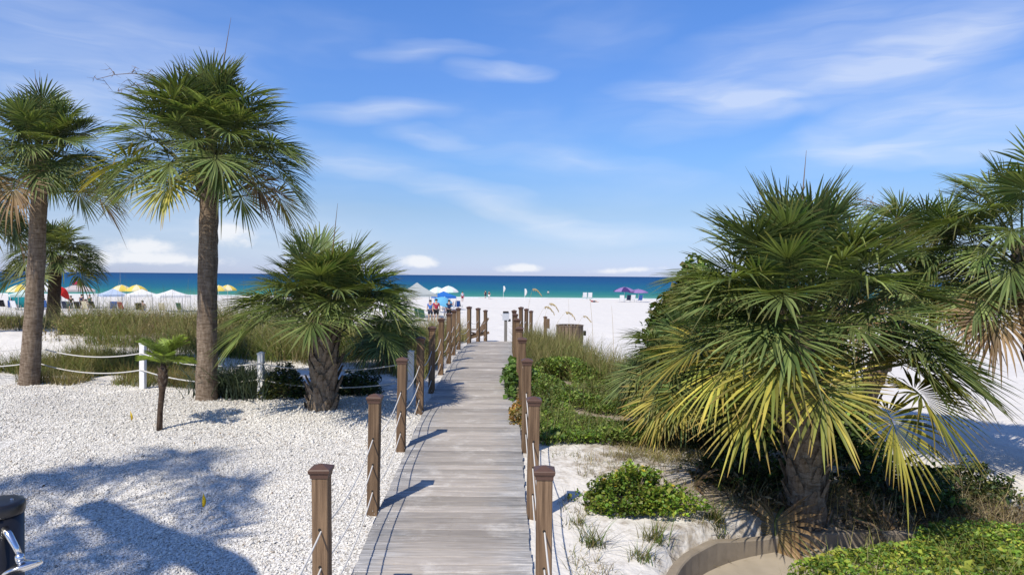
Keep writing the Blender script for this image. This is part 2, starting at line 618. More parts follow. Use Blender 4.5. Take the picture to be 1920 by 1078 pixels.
def mat_sea():
    m, nt, bs = mat_new('sea_water')
    tc = N(nt, 'ShaderNodeTexCoord')
    ob = tc.outputs['Object']
    sp = N(nt, 'ShaderNodeSeparateXYZ')
    nt.links.new(ob, sp.inputs[0])
    wob = noise(nt, mapping(nt, ob, scale=(0.004, 0.012, 1)), 1.0, 4.0)
    # water colour by depth: pale teal over the shoal, deep blue offshore (log of distance from the shore)
    dist = math_node(nt, 'SUBTRACT', sp.outputs[1], 163.0)
    lg = math_node(nt, 'DIVIDE', math_node(nt, 'LOGARITHM', math_node(nt, 'ADD', math_node(nt, 'MAXIMUM', dist, 0.0), 8.0), 10.0), 4.0)
    lg = math_node(nt, 'ADD', lg, math_node(nt, 'MULTIPLY', math_node(nt, 'SUBTRACT', wob, 0.5), 0.10))
    c = ramp(nt, lg, [(0.22, (0.34, 0.46, 0.40)), (0.30, (0.075, 0.25, 0.18)), (0.41, (0.022, 0.175, 0.16)), (0.52, (0.008, 0.115, 0.175)), (0.68, (0.005, 0.068, 0.175)), (0.9, (0.005, 0.048, 0.145))])
    foamn = noise(nt, mapping(nt, ob, scale=(0.05, 0.5, 1)), 1.0, 5.0, 0.6)
    fo = N(nt, 'ShaderNodeMapRange')
    nt.links.new(math_node(nt, 'ADD', math_node(nt, 'DIVIDE', dist, 9.0), math_node(nt, 'MULTIPLY', math_node(nt, 'SUBTRACT', foamn, 0.5), 1.6)), fo.inputs['Value'])
    setin(fo, From_Min=0.45, From_Max=0.75, To_Min=0.85, To_Max=0.0)
    c = mixc(nt, fo.outputs[0], c, (0.80, 0.82, 0.80))
    nt.links.new(c, bs.inputs['Base Color'])
    setin(bs, Roughness=0.55)
    bs.inputs['Specular IOR Level'].default_value = 0.05
    w = math_node(nt, 'ADD', noise(nt, mapping(nt, ob, scale=(0.35, 1.1, 1)), 1.0, 5.0, 0.6), math_node(nt, 'MULTIPLY', noise(nt, mapping(nt, ob, scale=(0.04, 0.16, 1)), 1.0, 3.0), 2.0))
    bump(nt, bs, w, 0.6, 0.4)
    return m


def mat_trunk(name, a, b, rings=18.0, rstr=0.5):
    m, nt, bs = mat_new(name)
    tc = N(nt, 'ShaderNodeTexCoord')
    ob = tc.outputs['Object']
    f = noise(nt, mapping(nt, ob, scale=(7, 7, 30)), 1.0, 6.0, 0.7, 0.5)
    g = noise(nt, mapping(nt, ob, scale=(26, 26, 5)), 1.0, 5.0, 0.65)
    big = noise(nt, ob, 1.6, 3.0)
    h = math_node(nt, 'ADD', math_node(nt, 'MULTIPLY', f, 0.7), math_node(nt, 'MULTIPLY', g, 0.5))
    c = ramp(nt, h, [(0.38, tuple(k * .35 for k in a)), (0.52, a), (0.72, b)])
    c = mixc(nt, math_node(nt, 'MULTIPLY', big, 0.6), c, tuple(k * .7 for k in a))
    nt.links.new(c, bs.inputs['Base Color'])
    setin(bs, Roughness=0.92)
    bs.inputs['Specular IOR Level'].default_value = 0.08
    bump(nt, bs, h, 1.0, 0.03)
    return m


M = {}
M['ground'] = mat_ground()
M['sea'] = mat_sea()
M['leaf'] = mat_leaf('palm_leaf', 0.52, 0.32, 0.30, 0.28)
M['grass'] = mat_leaf('grass_blade', 0.6, 0.2, 0.3, 0.1)
M['herb'] = mat_leaf('herb_leaf', 0.5, 0.3, 0.28, 0.12)
M['deck'] = mat_wood('weathered_plank', (0.20, 0.195, 0.19), (0.47, 0.46, 0.445), 'X', wear=(0.37, 0.325, 0.275), ovary=.22)
M['post'] = mat_wood('brown_post', (0.105, 0.066, 0.040), (0.235, 0.155, 0.093), 'Z', ovary=0.28)
M['cap'] = mat_plain('brown_cap', (0.095, 0.052, 0.036), 0.5, 0.35, vary=0.2)
M['rope'] = mat_plain('white_rope', (0.58, 0.56, 0.52), 0.85, 0.1, scale=90)
M['white'] = mat_plain('white_paint', (0.78, 0.77, 0.75), 0.6, 0.3, vary=0.06)
M['trunk'] = mat_trunk('palm_bark', (0.16, 0.115, 0.08), (0.36, 0.285, 0.21))
M['boot'] = mat_trunk('leaf_base_bark', (0.17, 0.125, 0.085), (0.38, 0.31, 0.235))
M['darktrunk'] = mat_trunk('dark_bark', (0.07, 0.048, 0.034), (0.17, 0.12, 0.085))
M['stalk'] = mat_plain('dry_stalk', (0.17, 0.115, 0.07), 0.9, 0.1, vary=0.3)
M['twig'] = mat_plain('grey_twig', (0.19, 0.15, 0.11), 0.9, 0.1, vary=0.3)
M['oat'] = mat_plain('straw_stalk', (0.40, 0.31, 0.16), 0.9, 0.1, vary=0.25)
M['concrete'] = mat_plain('concrete', (0.36, 0.31, 0.24), 0.9, 0.15, vary=0.3, scale=3.0, bmp=0.2)
M['kerb'] = mat_plain('kerb_concrete', (0.25, 0.21, 0.16), 0.9, 0.15, vary=0.35, scale=7.0, bmp=0.3)
M['black'] = mat_plain('black_plastic', (0.012, 0.012, 0.015), 0.35, 0.5, vary=0.3)
M['chrome'] = mat_plain('chrome', (0.75, 0.75, 0.76), 0.2, 0.5, metal=1.0, vary=0.06)
M['yellow'] = mat_cloth('yellow_plastic', (0.72, 0.52, 0.03), 0.3)
M['pole'] = mat_plain('grey_pole', (0.5, 0.5, 0.5), 0.5, 0.4)
M['skin'] = mat_plain('skin', (0.48, 0.30, 0.22), 0.6, 0.3, vary=0.06)
M['hair'] = mat_plain('dark_hair', (0.04, 0.027, 0.02), 0.7, 0.3)
M['binwood'] = mat_wood('brown_slat', (0.115, 0.083, 0.058), (0.21, 0.155, 0.11), 'Z')
M['dark'] = mat_plain('dark_liner', (0.03, 0.026, 0.022), 0.8, 0.2)


def cloth(name, col, trans=0.35):
    if name not in M:
        M[name] = mat_cloth(name, col, trans)
    return M[name]


# ------------------------------------------------------------------ the setting: sand, sea
FENCE = [(-16.0, 14.6), (-9.9, 14.0), (-7.0, 13.35), (-4.45, 12.45), (-1.75, 11.45)]   # rope fence at the back of the gravel


def fence_y(x):
    return np.interp(x, [p[0] for p in FENCE], [p[1] for p in FENCE])


def build_ground():
    xs = np.unique(np.round(np.concatenate([np.linspace(-2500, -200, 8), np.linspace(-160, -16, 46), np.arange(-15, 12, 0.16), np.linspace(12.5, 160, 46), np.linspace(200, 2500, 8)]), 3))
    ys = np.unique(np.round(np.concatenate([np.linspace(-60, -2, 14), np.arange(-1.5, 30, 0.16), np.arange(30, 60, 0.6), np.arange(60, 200, 2.2), np.linspace(200, 420, 12)]), 3))
    X, Y = np.meshgrid(xs, ys)
    Z = T(X, Y)
    nx, ny = len(xs), len(ys)
    i = np.arange((nx - 1) * (ny - 1))
    r, c = i // (nx - 1), i % (nx - 1)
    a = r * nx + c
    F = np.stack([a, a + 1, a + nx + 1, a + nx], 1)
    edge = fence_y(X) + 0.35 * fbm(X, Y, 1.3, 3) + 0.25
    g = (1 - sst(-0.25, 0.25, Y - edge)) * (1 - sst(-1.32, -1.2, X))
    # plant litter around the beds
    lit = np.zeros_like(X)
    for (x0, y0, rx, ry, s) in [(1.6, 12.5, 2.3, 4.5, .9), (1.5, 8.8, 1.6, 1.4, .62), (1.9, 6.9, 1.4, 1.1, .60), (1.0, 6.0, .8, 1.2, .42), (3.6, 8.2, 2.3, 1.2, 1.15), (6.2, 8.5, 2.4, 1.3, 1.0), (4.4, 10.5, 3.0, 2.0, .75), (0.25, 10.0, .35, 2.4, .6),
                                (-7.5, 19.5, 5.5, 2.6, .9), (-14, 22, 5, 2, .7), (-9.5, 15.3, 3.0, 1.0, .75), (-3.6, 12.4, 1.6, 0.8, .9), (-6.0, 16.5, 3.5, 1.0, .45), (-2.2, 13.2, 1.1, 1.2, .55), (-3.3, 17.5, 2.0, 2.5, .7), (1.0, 19.0, 1.3, 3.0, .6), (-1.5, 86, 9, 1.3, .62), (9, 92, 12, 1.2, .5), (-20, 100, 16, 1.6, .5), (2.4, 34, 2.6, 1.2, .5)]:
        lit = np.maximum(lit, s * np.exp(-(((X - x0) / rx) ** 2 + ((Y - y0) / ry) ** 2)))
    lit = lit * (1 - 0.9 * g)
    wet = sst(150, 163, Y) * 0.55
    Cc = np.stack([g.ravel(), lit.ravel(), wet.ravel()], 1)
    V = np.stack([X.ravel(), Y.ravel(), Z.ravel()], 1)
    me = tri_mesh('sand', V, F, Cc, M['ground'], True)
    tag(obj('sand', me), 'white beach sand with a shell gravel yard beside the boardwalk', 'sand', kind='structure')
    # the sea
    bm = MB()
    ysea = [150, 170, 200, 260, 400, 800, 2000, 6000, 20000, 60000]
    for y in ysea:
        w = max(3000, y * 1.6)
        bm.v += [(-w, y, -2.75), (w, y, -2.75)]
    for k in range(len(ysea) - 1):
        bm.f.append((2 * k, 2 * k + 1, 2 * k + 3, 2 * k + 2))
    tag(bm.build('sea', M['sea']), 'calm turquoise sea turning deep blue towards the horizon', 'sea', kind='structure')


build_ground()


# shell gravel: countless crushed shells, one mass of small stones
def build_gravel():
    pts = []
    for (x0, x1, y0, y1, dens, s) in [(-6.6, -1.36, 4.2, 9.3, 3500, .0088), (-9.6, -1.4, 9.3, 14.2, 1800, .0112)]:
        n = int((x1 - x0) * (y1 - y0) * dens)
        x = rng.uniform(x0, x1, n); y = rng.uniform(y0, y1, n)
        k = (y < fence_y(x) + 0.2 + 0.35 * fbm(x, y, 1.3, 3)) & (x > -0.8 * y - 0.6) & (x < -1.34 - .012 * (y - 5) - 0.05 * rng.random(n))
        x, y = x[k], y[k]
        pts.append(np.stack([x, y, T(x, y), s * rng.lognormal(0, 0.4, len(x))], 1))
    # strays that have spilled on to the planks
    n = 240
    y = rng.uniform(4.6, 16, n); x = -1.36 - .012 * (y - 5) + rng.exponential(0.10, n)
    pts.append(np.stack([x, y, P(y) + 0.004, 0.007 * rng.lognormal(0, .3, n)], 1))
    p = np.concatenate(pts)
    n = len(p)
    O = np.array([(1, 0, 0), (-1, 0, 0), (0, 1, 0), (0, -1, 0), (0, 0, 1), (0, 0, -1)], float)
    F0 = np.array([(0, 2, 4), (2, 1, 4), (1, 3, 4), (3, 0, 4), (2, 0, 5), (1, 2, 5), (3, 1, 5), (0, 3, 5)])
    V = O[None] * np.stack([rng.uniform(.7, 1.4, n), rng.uniform(.5, 1.0, n), rng.uniform(.3, .6, n)], 1)[:, None, :] * p[:, 3][:, None, None]
    V += rng.normal(0, .18, V.shape) * p[:, 3][:, None, None]
    q = rng.normal(size=(n, 4)); q[:, 1:3] *= 0.35
    q /= np.linalg.norm(q, axis=1)[:, None]
    w, x, y, z = q.T
    Rm = np.stack([1 - 2 * (y * y + z * z), 2 * (x * y - z * w), 2 * (x * z + y * w), 2 * (x * y + z * w), 1 - 2 * (x * x + z * z), 2 * (y * z - x * w), 2 * (x * z - y * w), 2 * (y * z + x * w), 1 - 2 * (x * x + y * y)], 1).reshape(n, 3, 3)
    V = np.einsum('nij,nkj->nki', Rm, V)
    V += p[:, None, :3]
    V[:, :, 2] += p[:, 3][:, None] * 0.22
    F = (F0[None] + 6 * np.arange(n)[:, None, None]).reshape(-1, 3)
    b = rng.uniform(.50, 1.0, n) ** 0.7
    c = np.stack([b * .90, b * .86, b * .775], 1)
    c *= np.clip(1 + .35 * fbm(p[:, 0], p[:, 1], .8, 4), .7, 1.15)[:, None]
    br = rng.random(n) < .05
    c[br] *= np.array([.55, .45, .35])
    m, nt, bs = mat_new('shell_stone')
    a = N(nt, 'ShaderNodeAttribute', attribute_name='tone')
    nt.links.new(mixc(nt, noise(nt, N(nt, 'ShaderNodeTexCoord').outputs['Object'], 60.0, 3.0), a.outputs['Color'], (.6, .58, .54), 'MIX'), bs.inputs['Base Color'])
    nt.nodes[-1]
    setin(bs, Roughness=0.9)
    bs.inputs['Specular IOR Level'].default_value = 0.1
    me = tri_mesh('shell_gravel', V.reshape(-1, 3), F, np.repeat(c, 6, 0), m)
    tag(obj('shell_gravel', me), 'white crushed shell gravel covering the yard left of the boardwalk', 'gravel', kind='stuff')


build_gravel()

# ------------------------------------------------------------------ boardwalk
DL_Y = np.array([0, 5.8, 7, 8.6, 10.9, 14.8, 18.8, 22, 24, 26.5, 28])
DL_X = np.array([-1.27, -1.30, -1.325, -1.34, -1.375, -1.42, -1.45, -1.36, -1.24, -1.08, -1.0])
DW = 1.49


def deck_left(y):
    return float(np.interp(y, DL_Y, DL_X))


def build_deck():
    root = thing('boardwalk', 'long weathered grey plank boardwalk leading to the beach', 'boardwalk', (-0.6, 3.0, -0.05))
    variants = []
    for k in range(7):
        bm = MB()
        nseg = 6
        L = DW + random.uniform(-.012, .012)
        for i in range(nseg + 1):
            x = -L / 2 + L * i / nseg
            j = [random.gauss(0, .0012) for _ in range(4)]
            prof = [(-.0645, -.038), (.0645, -.038), (.0645, -.006), (.0585, 0.0), (-.0585, 0.0), (-.0645, -.006)]
            cup = random.uniform(-.001, .001)
            for (py, pz) in prof:
                bm.v.append((x, py + j[0] * .8, pz + (j[1] if pz > -.01 else 0) + cup))
        n = 6
        for i in range(nseg):
            for q in range(n):
                q2 = (q + 1) % n
                bm.f.append((i * n + q, (i + 1) * n + q, (i + 1) * n + q2, i * n + q2))
        bm.f.append(tuple(range(n)))
        bm.f.append(tuple(nseg * n + q for q in reversed(range(n))))
        # screw heads near both ends and the middle joist
        for x in (-L / 2 + .09, 0.0, L / 2 - .09):
            for sy in (-.035, .035):
                bm.lathe([(.0045, -.002), (.0045, .0012), (.002, .0018)], 6, 0, (x + random.uniform(-.01, .01), sy, 0))
        variants.append(bm.mesh('plank', M['deck']))
    y = 3.0
    while y < 26.4:
        o = link(bpy.data.objects.new('plank', random.choice(variants)), root)
        xl = deck_left(y)
        sl = math.atan2(float(P(y + .07) - P(y - .07)), .14)
        o.location = Vector((xl + DW / 2 + random.uniform(-.006, .006), y, float(P(y)) + random.uniform(-.0012, .0012))) - root.location
        o.rotation_euler = (sl, 0, random.uniform(-.002, .002) + (0 if y < 20 else -0.05))
        y += 0.1385
    for s in (0.05, DW - .05):
        bm = MB()
        ys = np.arange(3.0, 26.3, 0.6)
        pts = [(deck_left(v) + s, float(v), float(P(v)) - .09) for v in ys]
        for a, b in zip(pts[:-1], pts[1:]):
            for p in (a, b):
                pass
        b0 = 0
        for (x, v, z) in pts:
            for dx, dz in ((-.019, -.05), (.019, -.05), (.019, .05), (-.019, .05)):
                bm.v.append((x + dx - root.location.x, v - root.location.y, z + dz - root.location.z))
        for i in range(len(pts) - 1):
            for q in range(4):
                q2 = (q + 1) % 4
                bm.f.append((i * 4 + q, i * 4 + q2, i * 4 + 4 + q2, i * 4 + 4 + q))
        bm.build('joist', M['post'], root)


build_deck()

# rope posts
POST_H, POST_W = 1.12, 0.112
HOLES = (.75, .49, .22)
LP = [(-1.31, 4.83), (-1.39, 7.0), (-1.43, 9.0), (-1.44, 10.9), (-1.45, 12.6), (-1.51, 14.8), (-1.516, 16.7), (-1.56, 18.6), (-1.546, 20.2), (-1.35, 22.0), (-1.15, 23.8), (-.97, 25.7)]
RP = [(.24, 4.83), (.222, 6.95), (.195, 9.0), (.18, 10.9), (.155, 12.6), (.12, 14.8), (.085, 16.7), (.075, 18.8), (.3, 22.0), (.5, 24.0), (.72, 26.0)]


def post_meshes():
    out = []
    for k in range(4):
        bm = MB()
        h = POST_W / 2
        b = .006
        ring = [(-h + b, -h), (h - b, -h), (h, -h + b), (h, h - b), (h - b, h), (-h + b, h), (-h, h - b), (-h, -h + b)]
        zs = [-.35, 0, .3, .6, .9, POST_H]
        for z in zs:
            jx, jy = random.gauss(0, .001), random.gauss(0, .001)
            bm.v += [(x + jx, y + jy, z) for x, y in ring]
        for i in range(len(zs) - 1):
            for q in range(8):
                q2 = (q + 1) % 8
                bm.f.append((i * 8 + q, i * 8 + q2, i * 8 + 8 + q2, i * 8 + 8 + q))
        bm.f.append(tuple(reversed(range(8)))); bm.f.append(tuple(5 * 8 + q for q in range(8)))
        # drying check: a thin dark split down the face
        x0 = random.uniform(-.02, .02)
        out.append((bm.mesh('shaft', M['post']), x0))
    c = MB()
    prof = [(.056, -.012), (.062, -.012), (.063, .010), (.073, .026), (.075, .044), (.070, .050), (.012, .074)]
    c.lathe([(r * math.sqrt(2), z) for r, z in prof], 4, math.pi / 4)
    cap = c.mesh('cap', M['cap'])
    hole = MB()
    hole.tube([(0, -POST_W / 2 - .0008, 0), (0, POST_W / 2 + .0008, 0)], .0115, 8)
    return out, cap, hole.mesh('rope_hole', M['dark'])


ORD = ['nearest', 'second', 'third', 'fourth', 'fifth', 'sixth', 'seventh', 'eighth', 'ninth', 'tenth', 'eleventh', 'twelfth']


def build_posts():
    shafts, cap, hole = post_meshes()
    for side, lst in (('left', LP), ('right', RP)):
        for i, (x, y) in enumerate(lst):
            last = i == len(lst) - 1
            lab = f"brown wooden rope post with cap, {ORD[i] if not last else 'farthest'} along the {side} edge of the boardwalk"
            t = thing('rope_post', lab, 'post', (x, y, float(P(y)) - .02), random.uniform(-.03, .03) + (0.0 if y < 21 else -.3), 'rope posts along the boardwalk')
            t.rotation_euler.x = random.uniform(-.012, .012); t.rotation_euler.y = random.uniform(-.014, .014)
            sm, _ = random.choice(shafts)
            obj('shaft', sm, t)
            obj('cap', cap, t, (0, 0, POST_H))
            for hz in HOLES:
                obj('rope_hole', hole, t, (0, 0, hz))
        for q, hz in enumerate(HOLES):
            bm = MB()
            pts = []
            full = [(lst[0][0] + .02, lst[0][1] - 2.1)] + lst
            for a, b in zip(full[:-1], full[1:]):
                za, zb = float(P(a[1])) - .02 + hz, float(P(b[1])) - .02 + hz
                sag = random.uniform(.085, .13)
                for k in range(12):
                    t = k / 12
                    pts.append((a[0] + (b[0] - a[0]) * t, a[1] + (b[1] - a[1]) * t, za + (zb - za) * t - sag * 4 * t * (1 - t)))
            pts.append((full[-1][0], full[-1][1], float(P(full[-1][1])) - .02 + hz))
            bm.tube(pts, .0064, 7)
            w = ('top', 'middle', 'bottom')[q]
            tag(bm.build('rail_rope', M['rope'], None, True), f'{w} white rope threaded through the posts on the {side} of the boardwalk', 'rope', 'ropes of the boardwalk rail')


build_posts()


# white rope fence at the back of the gravel
def build_fence():
    pts = []
    for (px, py, hh) in [(70, 712, .86), (268, 729, .86), (489, 745, .78), (770, 752, .86)]:
        p = gp(px, py)
        pts.append((p.x, p.y, p.z, hh))
    names = ['leftmost white fence post, behind the leaning palm trunk', 'white fence post standing behind the small young date palm', 'white fence post between the tall palm trunk and the bushy palm', 'white fence post just behind the brown rope posts of the boardwalk']
    for (x, y, z, h), lab in zip(pts, names):
        t = thing('fence_post', lab, 'post', (x, y, z - .02), random.uniform(-.1, .1), 'white posts of the rope fence')
        b = MB()
        b.box((0, 0, h / 2 - .1), (.095, .095, h + .2))
        b.build('shaft', M['white'], t, bevel=.006)
        c = MB()
        c.lathe([(.075, h), (.078, h + .012), (.02, h + .04)], 4, math.pi / 4)
        c.build('cap', M['white'], t)
    a0 = Vector((pts[0][0] - 2.6, pts[0][1] + .25, pts[0][2]))
    line = [(a0.x, a0.y, Tz(a0.x, a0.y), .86)] + pts
    for q, fr in enumerate((.86, .5)):
        bm = MB(); L = []
        for a, b in zip(line[:-1], line[1:]):
            sag = .13
            for k in range(14):
                t = k / 14
                L.append((a[0] + (b[0] - a[0]) * t, a[1] + (b[1] - a[1]) * t - .055, a[2] + a[3] * fr - .07 + (b[2] + b[3] * fr - a[2] - a[3] * fr) * t - sag * 4 * t * (1 - t)))
        L.append((line[-1][0], line[-1][1] - .055, line[-1][2] + line[-1][3] * fr - .07))
        bm.tube(L, .011, 7)
        tag(bm.build('fence_rope', M['rope'], None, True), ('upper' if q == 0 else 'lower') + ' white rope sagging along the low white post fence', 'rope', 'ropes of the white fence')


build_fence()


# concrete path with kerb, lower right
def build_path():
    kx, ky = KERBX, KERBY
    dx, dy = np.gradient(kx), np.gradient(ky)
    n = np.hypot(dx, dy)
    nx, ny = dy / n, -dx / n          # towards the camera side / right
    kerb = MB(); path = MB()
    for i in range(60):
        base = Vector((kx[i], ky[i], 0)); nn = Vector((nx[i], ny[i], 0))
        top = max(-0.30, Tz(kx[i] - nx[i] * .1, ky[i] - ny[i] * .1) + .03)
        top = min(top, -.2) + random.uniform(-.004, .004)
        for off, z in ((-.05, -.62), (-.05, top - .012), (-.038, top), (.036, top), (.048, top - .012), (.055, -.62)):
            kerb.v.append(tuple(base + nn * off + Vector((0, 0, z))))
        for off, z in ((.07, -.455), (.45, -.452), (.8, -.45), (1.15, -.455)):
            path.v.append(tuple(base + nn * (off - .03 if off < .1 else off) + Vector((0, 0, z))))
    for i in range(59):
        for q in range(5):
            kerb.f.append((i * 6 + q, i * 6 + 6 + q, i * 6 + 7 + q, i * 6 + q + 1))
        for q in range(3):
            path.f.append((i * 4 + q, i * 4 + 4 + q, i * 4 + 5 + q, i * 4 + 1 + q))
    r = path.build('path', M['concrete'])
    tag(r, 'curved tan concrete path at the foot of the large palm', 'path', kind='structure')
    for a in range(0, 59, 7):
        b = min(a + 7, 59)
        seg = MB()
        for i in range(a, b + 1):
            ring = [Vector(v) for v in kerb.v[i * 6:i * 6 + 6]]
            if i == b and b < 59:
                prev = [Vector(v) for v in kerb.v[i * 6 - 6:i * 6]]
                ring = [q + (p - q).normalized() * .010 for p, q in zip(prev, ring)]
            seg.v += [tuple(v) for v in ring]
        m = b - a
        for i in range(m):
            for q in range(5):
                seg.f.append((i * 6 + q, i * 6 + 6 + q, i * 6 + 7 + q, i * 6 + q + 1))
        seg.f.append(tuple(range(6))); seg.f.append(tuple(m * 6 + q for q in reversed(range(6))))
        seg.build('kerb_stone', M['kerb'], r)


build_path()


# ------------------------------------------------------------------ palms
def frond_mesh(name, elev, seed, petiole=1.0, blade=0.9, nseg=54, stiff=0.5, cols=((.045, .085, .02), (.09, .12, .035)), tip=(.22, .19, .07), fold=0.22, spread=2.65):
    """one fan leaf, its stalk leaving the origin towards +X at the given elevation; gravity is -Z"""
    r = np.random.default_rng(seed)
    V = []; F = []; C = []

    def add(vs, fs, cs):
        b = len(V)
        V.extend(vs); C.extend(cs)
        F.extend([tuple(i + b for i in f) for f in fs])

    # stalk and midrib path
    n1, n2 = 7, 6
    costa = blade * .30
    ang = elev
    pos = np.array([0., 0., 0.])
    path = [pos.copy()]; angs = [ang]
    bendp = r.uniform(.15, .4) * (1.2 - .6 * stiff) * math.cos(max(elev, -.3))
    for i in range(n1):
        ang -= bendp / n1
        pos = pos + np.array([math.cos(ang), 0, math.sin(ang)]) * petiole / n1
        path.append(pos.copy()); angs.append(ang)
    bendc = r.uniform(.5, .95) * (1.2 - .7 * stiff)
    ang -= r.uniform(.30, .65) * (.35 if elev > 1.0 else (.75 if elev > .6 else 1.0))
    for i in range(n2):
        ang -= bendc / n2 * max(.15, math.cos(ang) + .25)
        pos = pos + np.array([math.cos(ang), 0, math.sin(ang)]) * costa / n2
        path.append(pos.copy()); angs.append(ang)
    # stalk: three-sided tapering rod
    vs = []; cs = []; fs = []
    np_ = len(path)
    for i, (p, a) in enumerate(zip(path, angs)):
        w = .020 * (1 - .75 * i / np_) + .003
        n = np.array([-math.sin(a), 0, math.cos(a)])
        for off in (np.array([0, w, 0]), np.array([0, -w, 0]), -n * w):
            vs.append(p + off); cs.append((.15, .17, .055) if i < n1 else (.13, .16, .05))
    for i in range(np_ - 1):
        for q in range(3):
            q2 = (q + 1) % 3
            fs += [(i * 3 + q, i * 3 + q2, i * 3 + 3 + q2), (i * 3 + q, i * 3 + 3 + q2, i * 3 + 3 + q)]
    add(vs, fs, cs)
    dA = 2 * spread / nseg
    for k in range(nseg):
        a = -spread + (k + .5) * dA + r.normal(0, .02)
        u = max(0.0, 1 - abs(a) / spread)
        fi = n1 + (u ** 1.1) * n2
        i0 = int(min(fi, np_ - 2)); fr = fi - i0
        o = path[i0] * (1 - fr) + path[i0 + 1] * fr
        an = angs[i0] * (1 - fr) + angs[i0 + 1] * fr
        t = np.array([math.cos(an), 0, math.sin(an)]); s = np.array([0., 1., 0.]); n = np.array([-math.sin(an), 0, math.cos(an)])
        d = t * math.cos(a) + s * math.sin(a) + n * fold * abs(math.sin(a)) * r.uniform(.7, 1.2)
        d /= np.linalg.norm(d)
        L = blade * (.72 + .28 * math.cos(a * .5)) * r.uniform(.86, 1.08)
        side = np.cross(n, d); side /= np.linalg.norm(side) + 1e-9
        nn = np.cross(d, side)
        droop = blade * r.uniform(.10, .38) * (1.3 - 1.15 * stiff)
        w0 = L * .45 * dA * .56
        st = [.05, .42, .64, .83, 1.0]
        tone = r.uniform(.55, 1.5)
        base = np.array(cols[0]) * (1 - r.random()) + np.array(cols[1]) * r.random()
        base = (np.array(cols[0]) + (np.array(cols[1]) - np.array(cols[0])) * r.random()) * tone
        tipc = np.array(tip) * r.uniform(.6, 1.1)
        if r.random() < .3: tipc = base
        kink = r.uniform(.5, 1.4) if r.random() < .12 else 0.0
        lat = r.normal(0, .035) * L
        vs = []; cs = []
        for j, q in enumerate(st):
            rr = q * L
            sag = droop * max(0, q - .38) ** 2 * 1.9 + kink * max(0, q - .55) * L * .55
            p = o + d * rr * (1 - .12 * max(0, q - .5) * droop / blade) + np.array([0, 0, -1.0]) * sag + side * lat * q * q
            w = w0 * (q / .42 if q < .42 else max(0.0, 1 - (q - .42) / .58) ** .62)
            w = max(w, .0015)
            cc = base + (tipc - base) * max(0, (q - .62) / .38) ** 1.5
            if q < .2: cc = base * .6 + np.array([.13, .15, .045]) * .4
            vs += [p + side * w - nn * 0, p - nn * w * .55, p - side * w]
            cs += [cc * 1.05, cc * .9, cc * 1.05]
        fs = []
        for j in range(len(st) - 1):
            for e in (0, 1):
                b = j * 3 + e
                fs += [(b, b + 1, b + 4), (b, b + 4, b + 3)]
        add(vs, fs, cs)
    return tri_mesh(name, np.array(V), np.array(F), np.array(C), M['leaf'])


GREEN = ((.066, .115, .030), (.215, .265, .090))
GREEN2 = ((.065, .10, .030), (.18, .205, .07))
YELLOW = ((.14, .175, .035), (.40, .34, .06))
BROWN = ((.17, .10, .045), (.30, .20, .10))
_fcache = {}


def frond_set(kind, petiole, blade, stiff, nseg=54, per=2):
    key = (kind, petiole, blade, stiff, nseg)
    if key not in _fcache:
        cols = {'green': GREEN, 'far': GREEN2, 'yellow': YELLOW, 'brown': BROWN}[kind]
        tip = (.24, .20, .07) if kind in ('green', 'far') else ((.38, .24, .06) if kind == 'yellow' else (.2, .13, .07))
        d = {}
        for e in (85, 65, 45, 22, 0, -22, -45):
            d[e] = [frond_mesh('frond', R(e), hash((kind, e, k)) % 9973 if False else (e + 100) * 31 + k * 7 + len(kind) * 1000 + int(blade * 100), petiole, blade, nseg, stiff, cols, tip) for k in range(per)]
        _fcache[key] = d
    return _fcache[key]


def bez(p0, p1, p2, t):
    return p0 * (1 - t) ** 2 + p1 * 2 * t * (1 - t) + p2 * t * t


def along(p, t):
    f = t * (len(p) - 1); i = min(int(f), len(p) - 2); u = f - i
    a, b, c, d = p[max(i - 1, 0)], p[i], p[i + 1], p[min(i + 2, len(p) - 1)]
    return .5 * (2 * b + (c - a) * u + (2 * a - 5 * b + 4 * c - d) * u * u + (3 * b - a - 3 * c + d) * u ** 3)


def trunk_mesh(pts, rads, mat, n=18, rough=.05, seed=0, ring=.0):
    bm = MB()
    bm.tube(pts, rads, n)
    r = np.random.default_rng(seed)
    v = np.array(bm.v)
    m = len(pts)
    for i in range(m):
        c = v[i * n:(i + 1) * n].mean(0)
        k = 1 + r.normal(0, rough, n) + (ring if i % 2 else -ring)
        v[i * n:(i + 1) * n] = c + (v[i * n:(i + 1) * n] - c) * k[:, None]
    bm.v = [tuple(a) for a in v]
    return bm.mesh('trunk', mat, True)


def leaf_base_mesh():
    """the stub of an old leaf stalk: a forked woody wedge pointing up and out (+X, +Z)"""
    bm = MB()
    prof = [(.0, .085, .0), (.022, .075, .08), (.042, .052, .15), (.060, .032, .21), (.070, .020, .235)]
    for (x, w, z) in prof:
        t = .022 if z < .2 else .013
        bm.v += [(x, -w, z), (x + t, 0, z - .004), (x, w, z), (x - .02, 0, z)]
    for i in range(len(prof) - 1):
        for q in range(4):
            q2 = (q + 1) % 4
            bm.f.append((i * 4 + q, i * 4 + q2, i * 4 + 4 + q2, i * 4 + 4 + q))
    bm.f.append((3, 2, 1, 0)); e = (len(prof) - 1) * 4
    bm.f.append((e, e + 1, e + 2, e + 3))
    return bm.mesh('leaf_base', M['boot'])


LEAF_BASE = leaf_base_mesh()


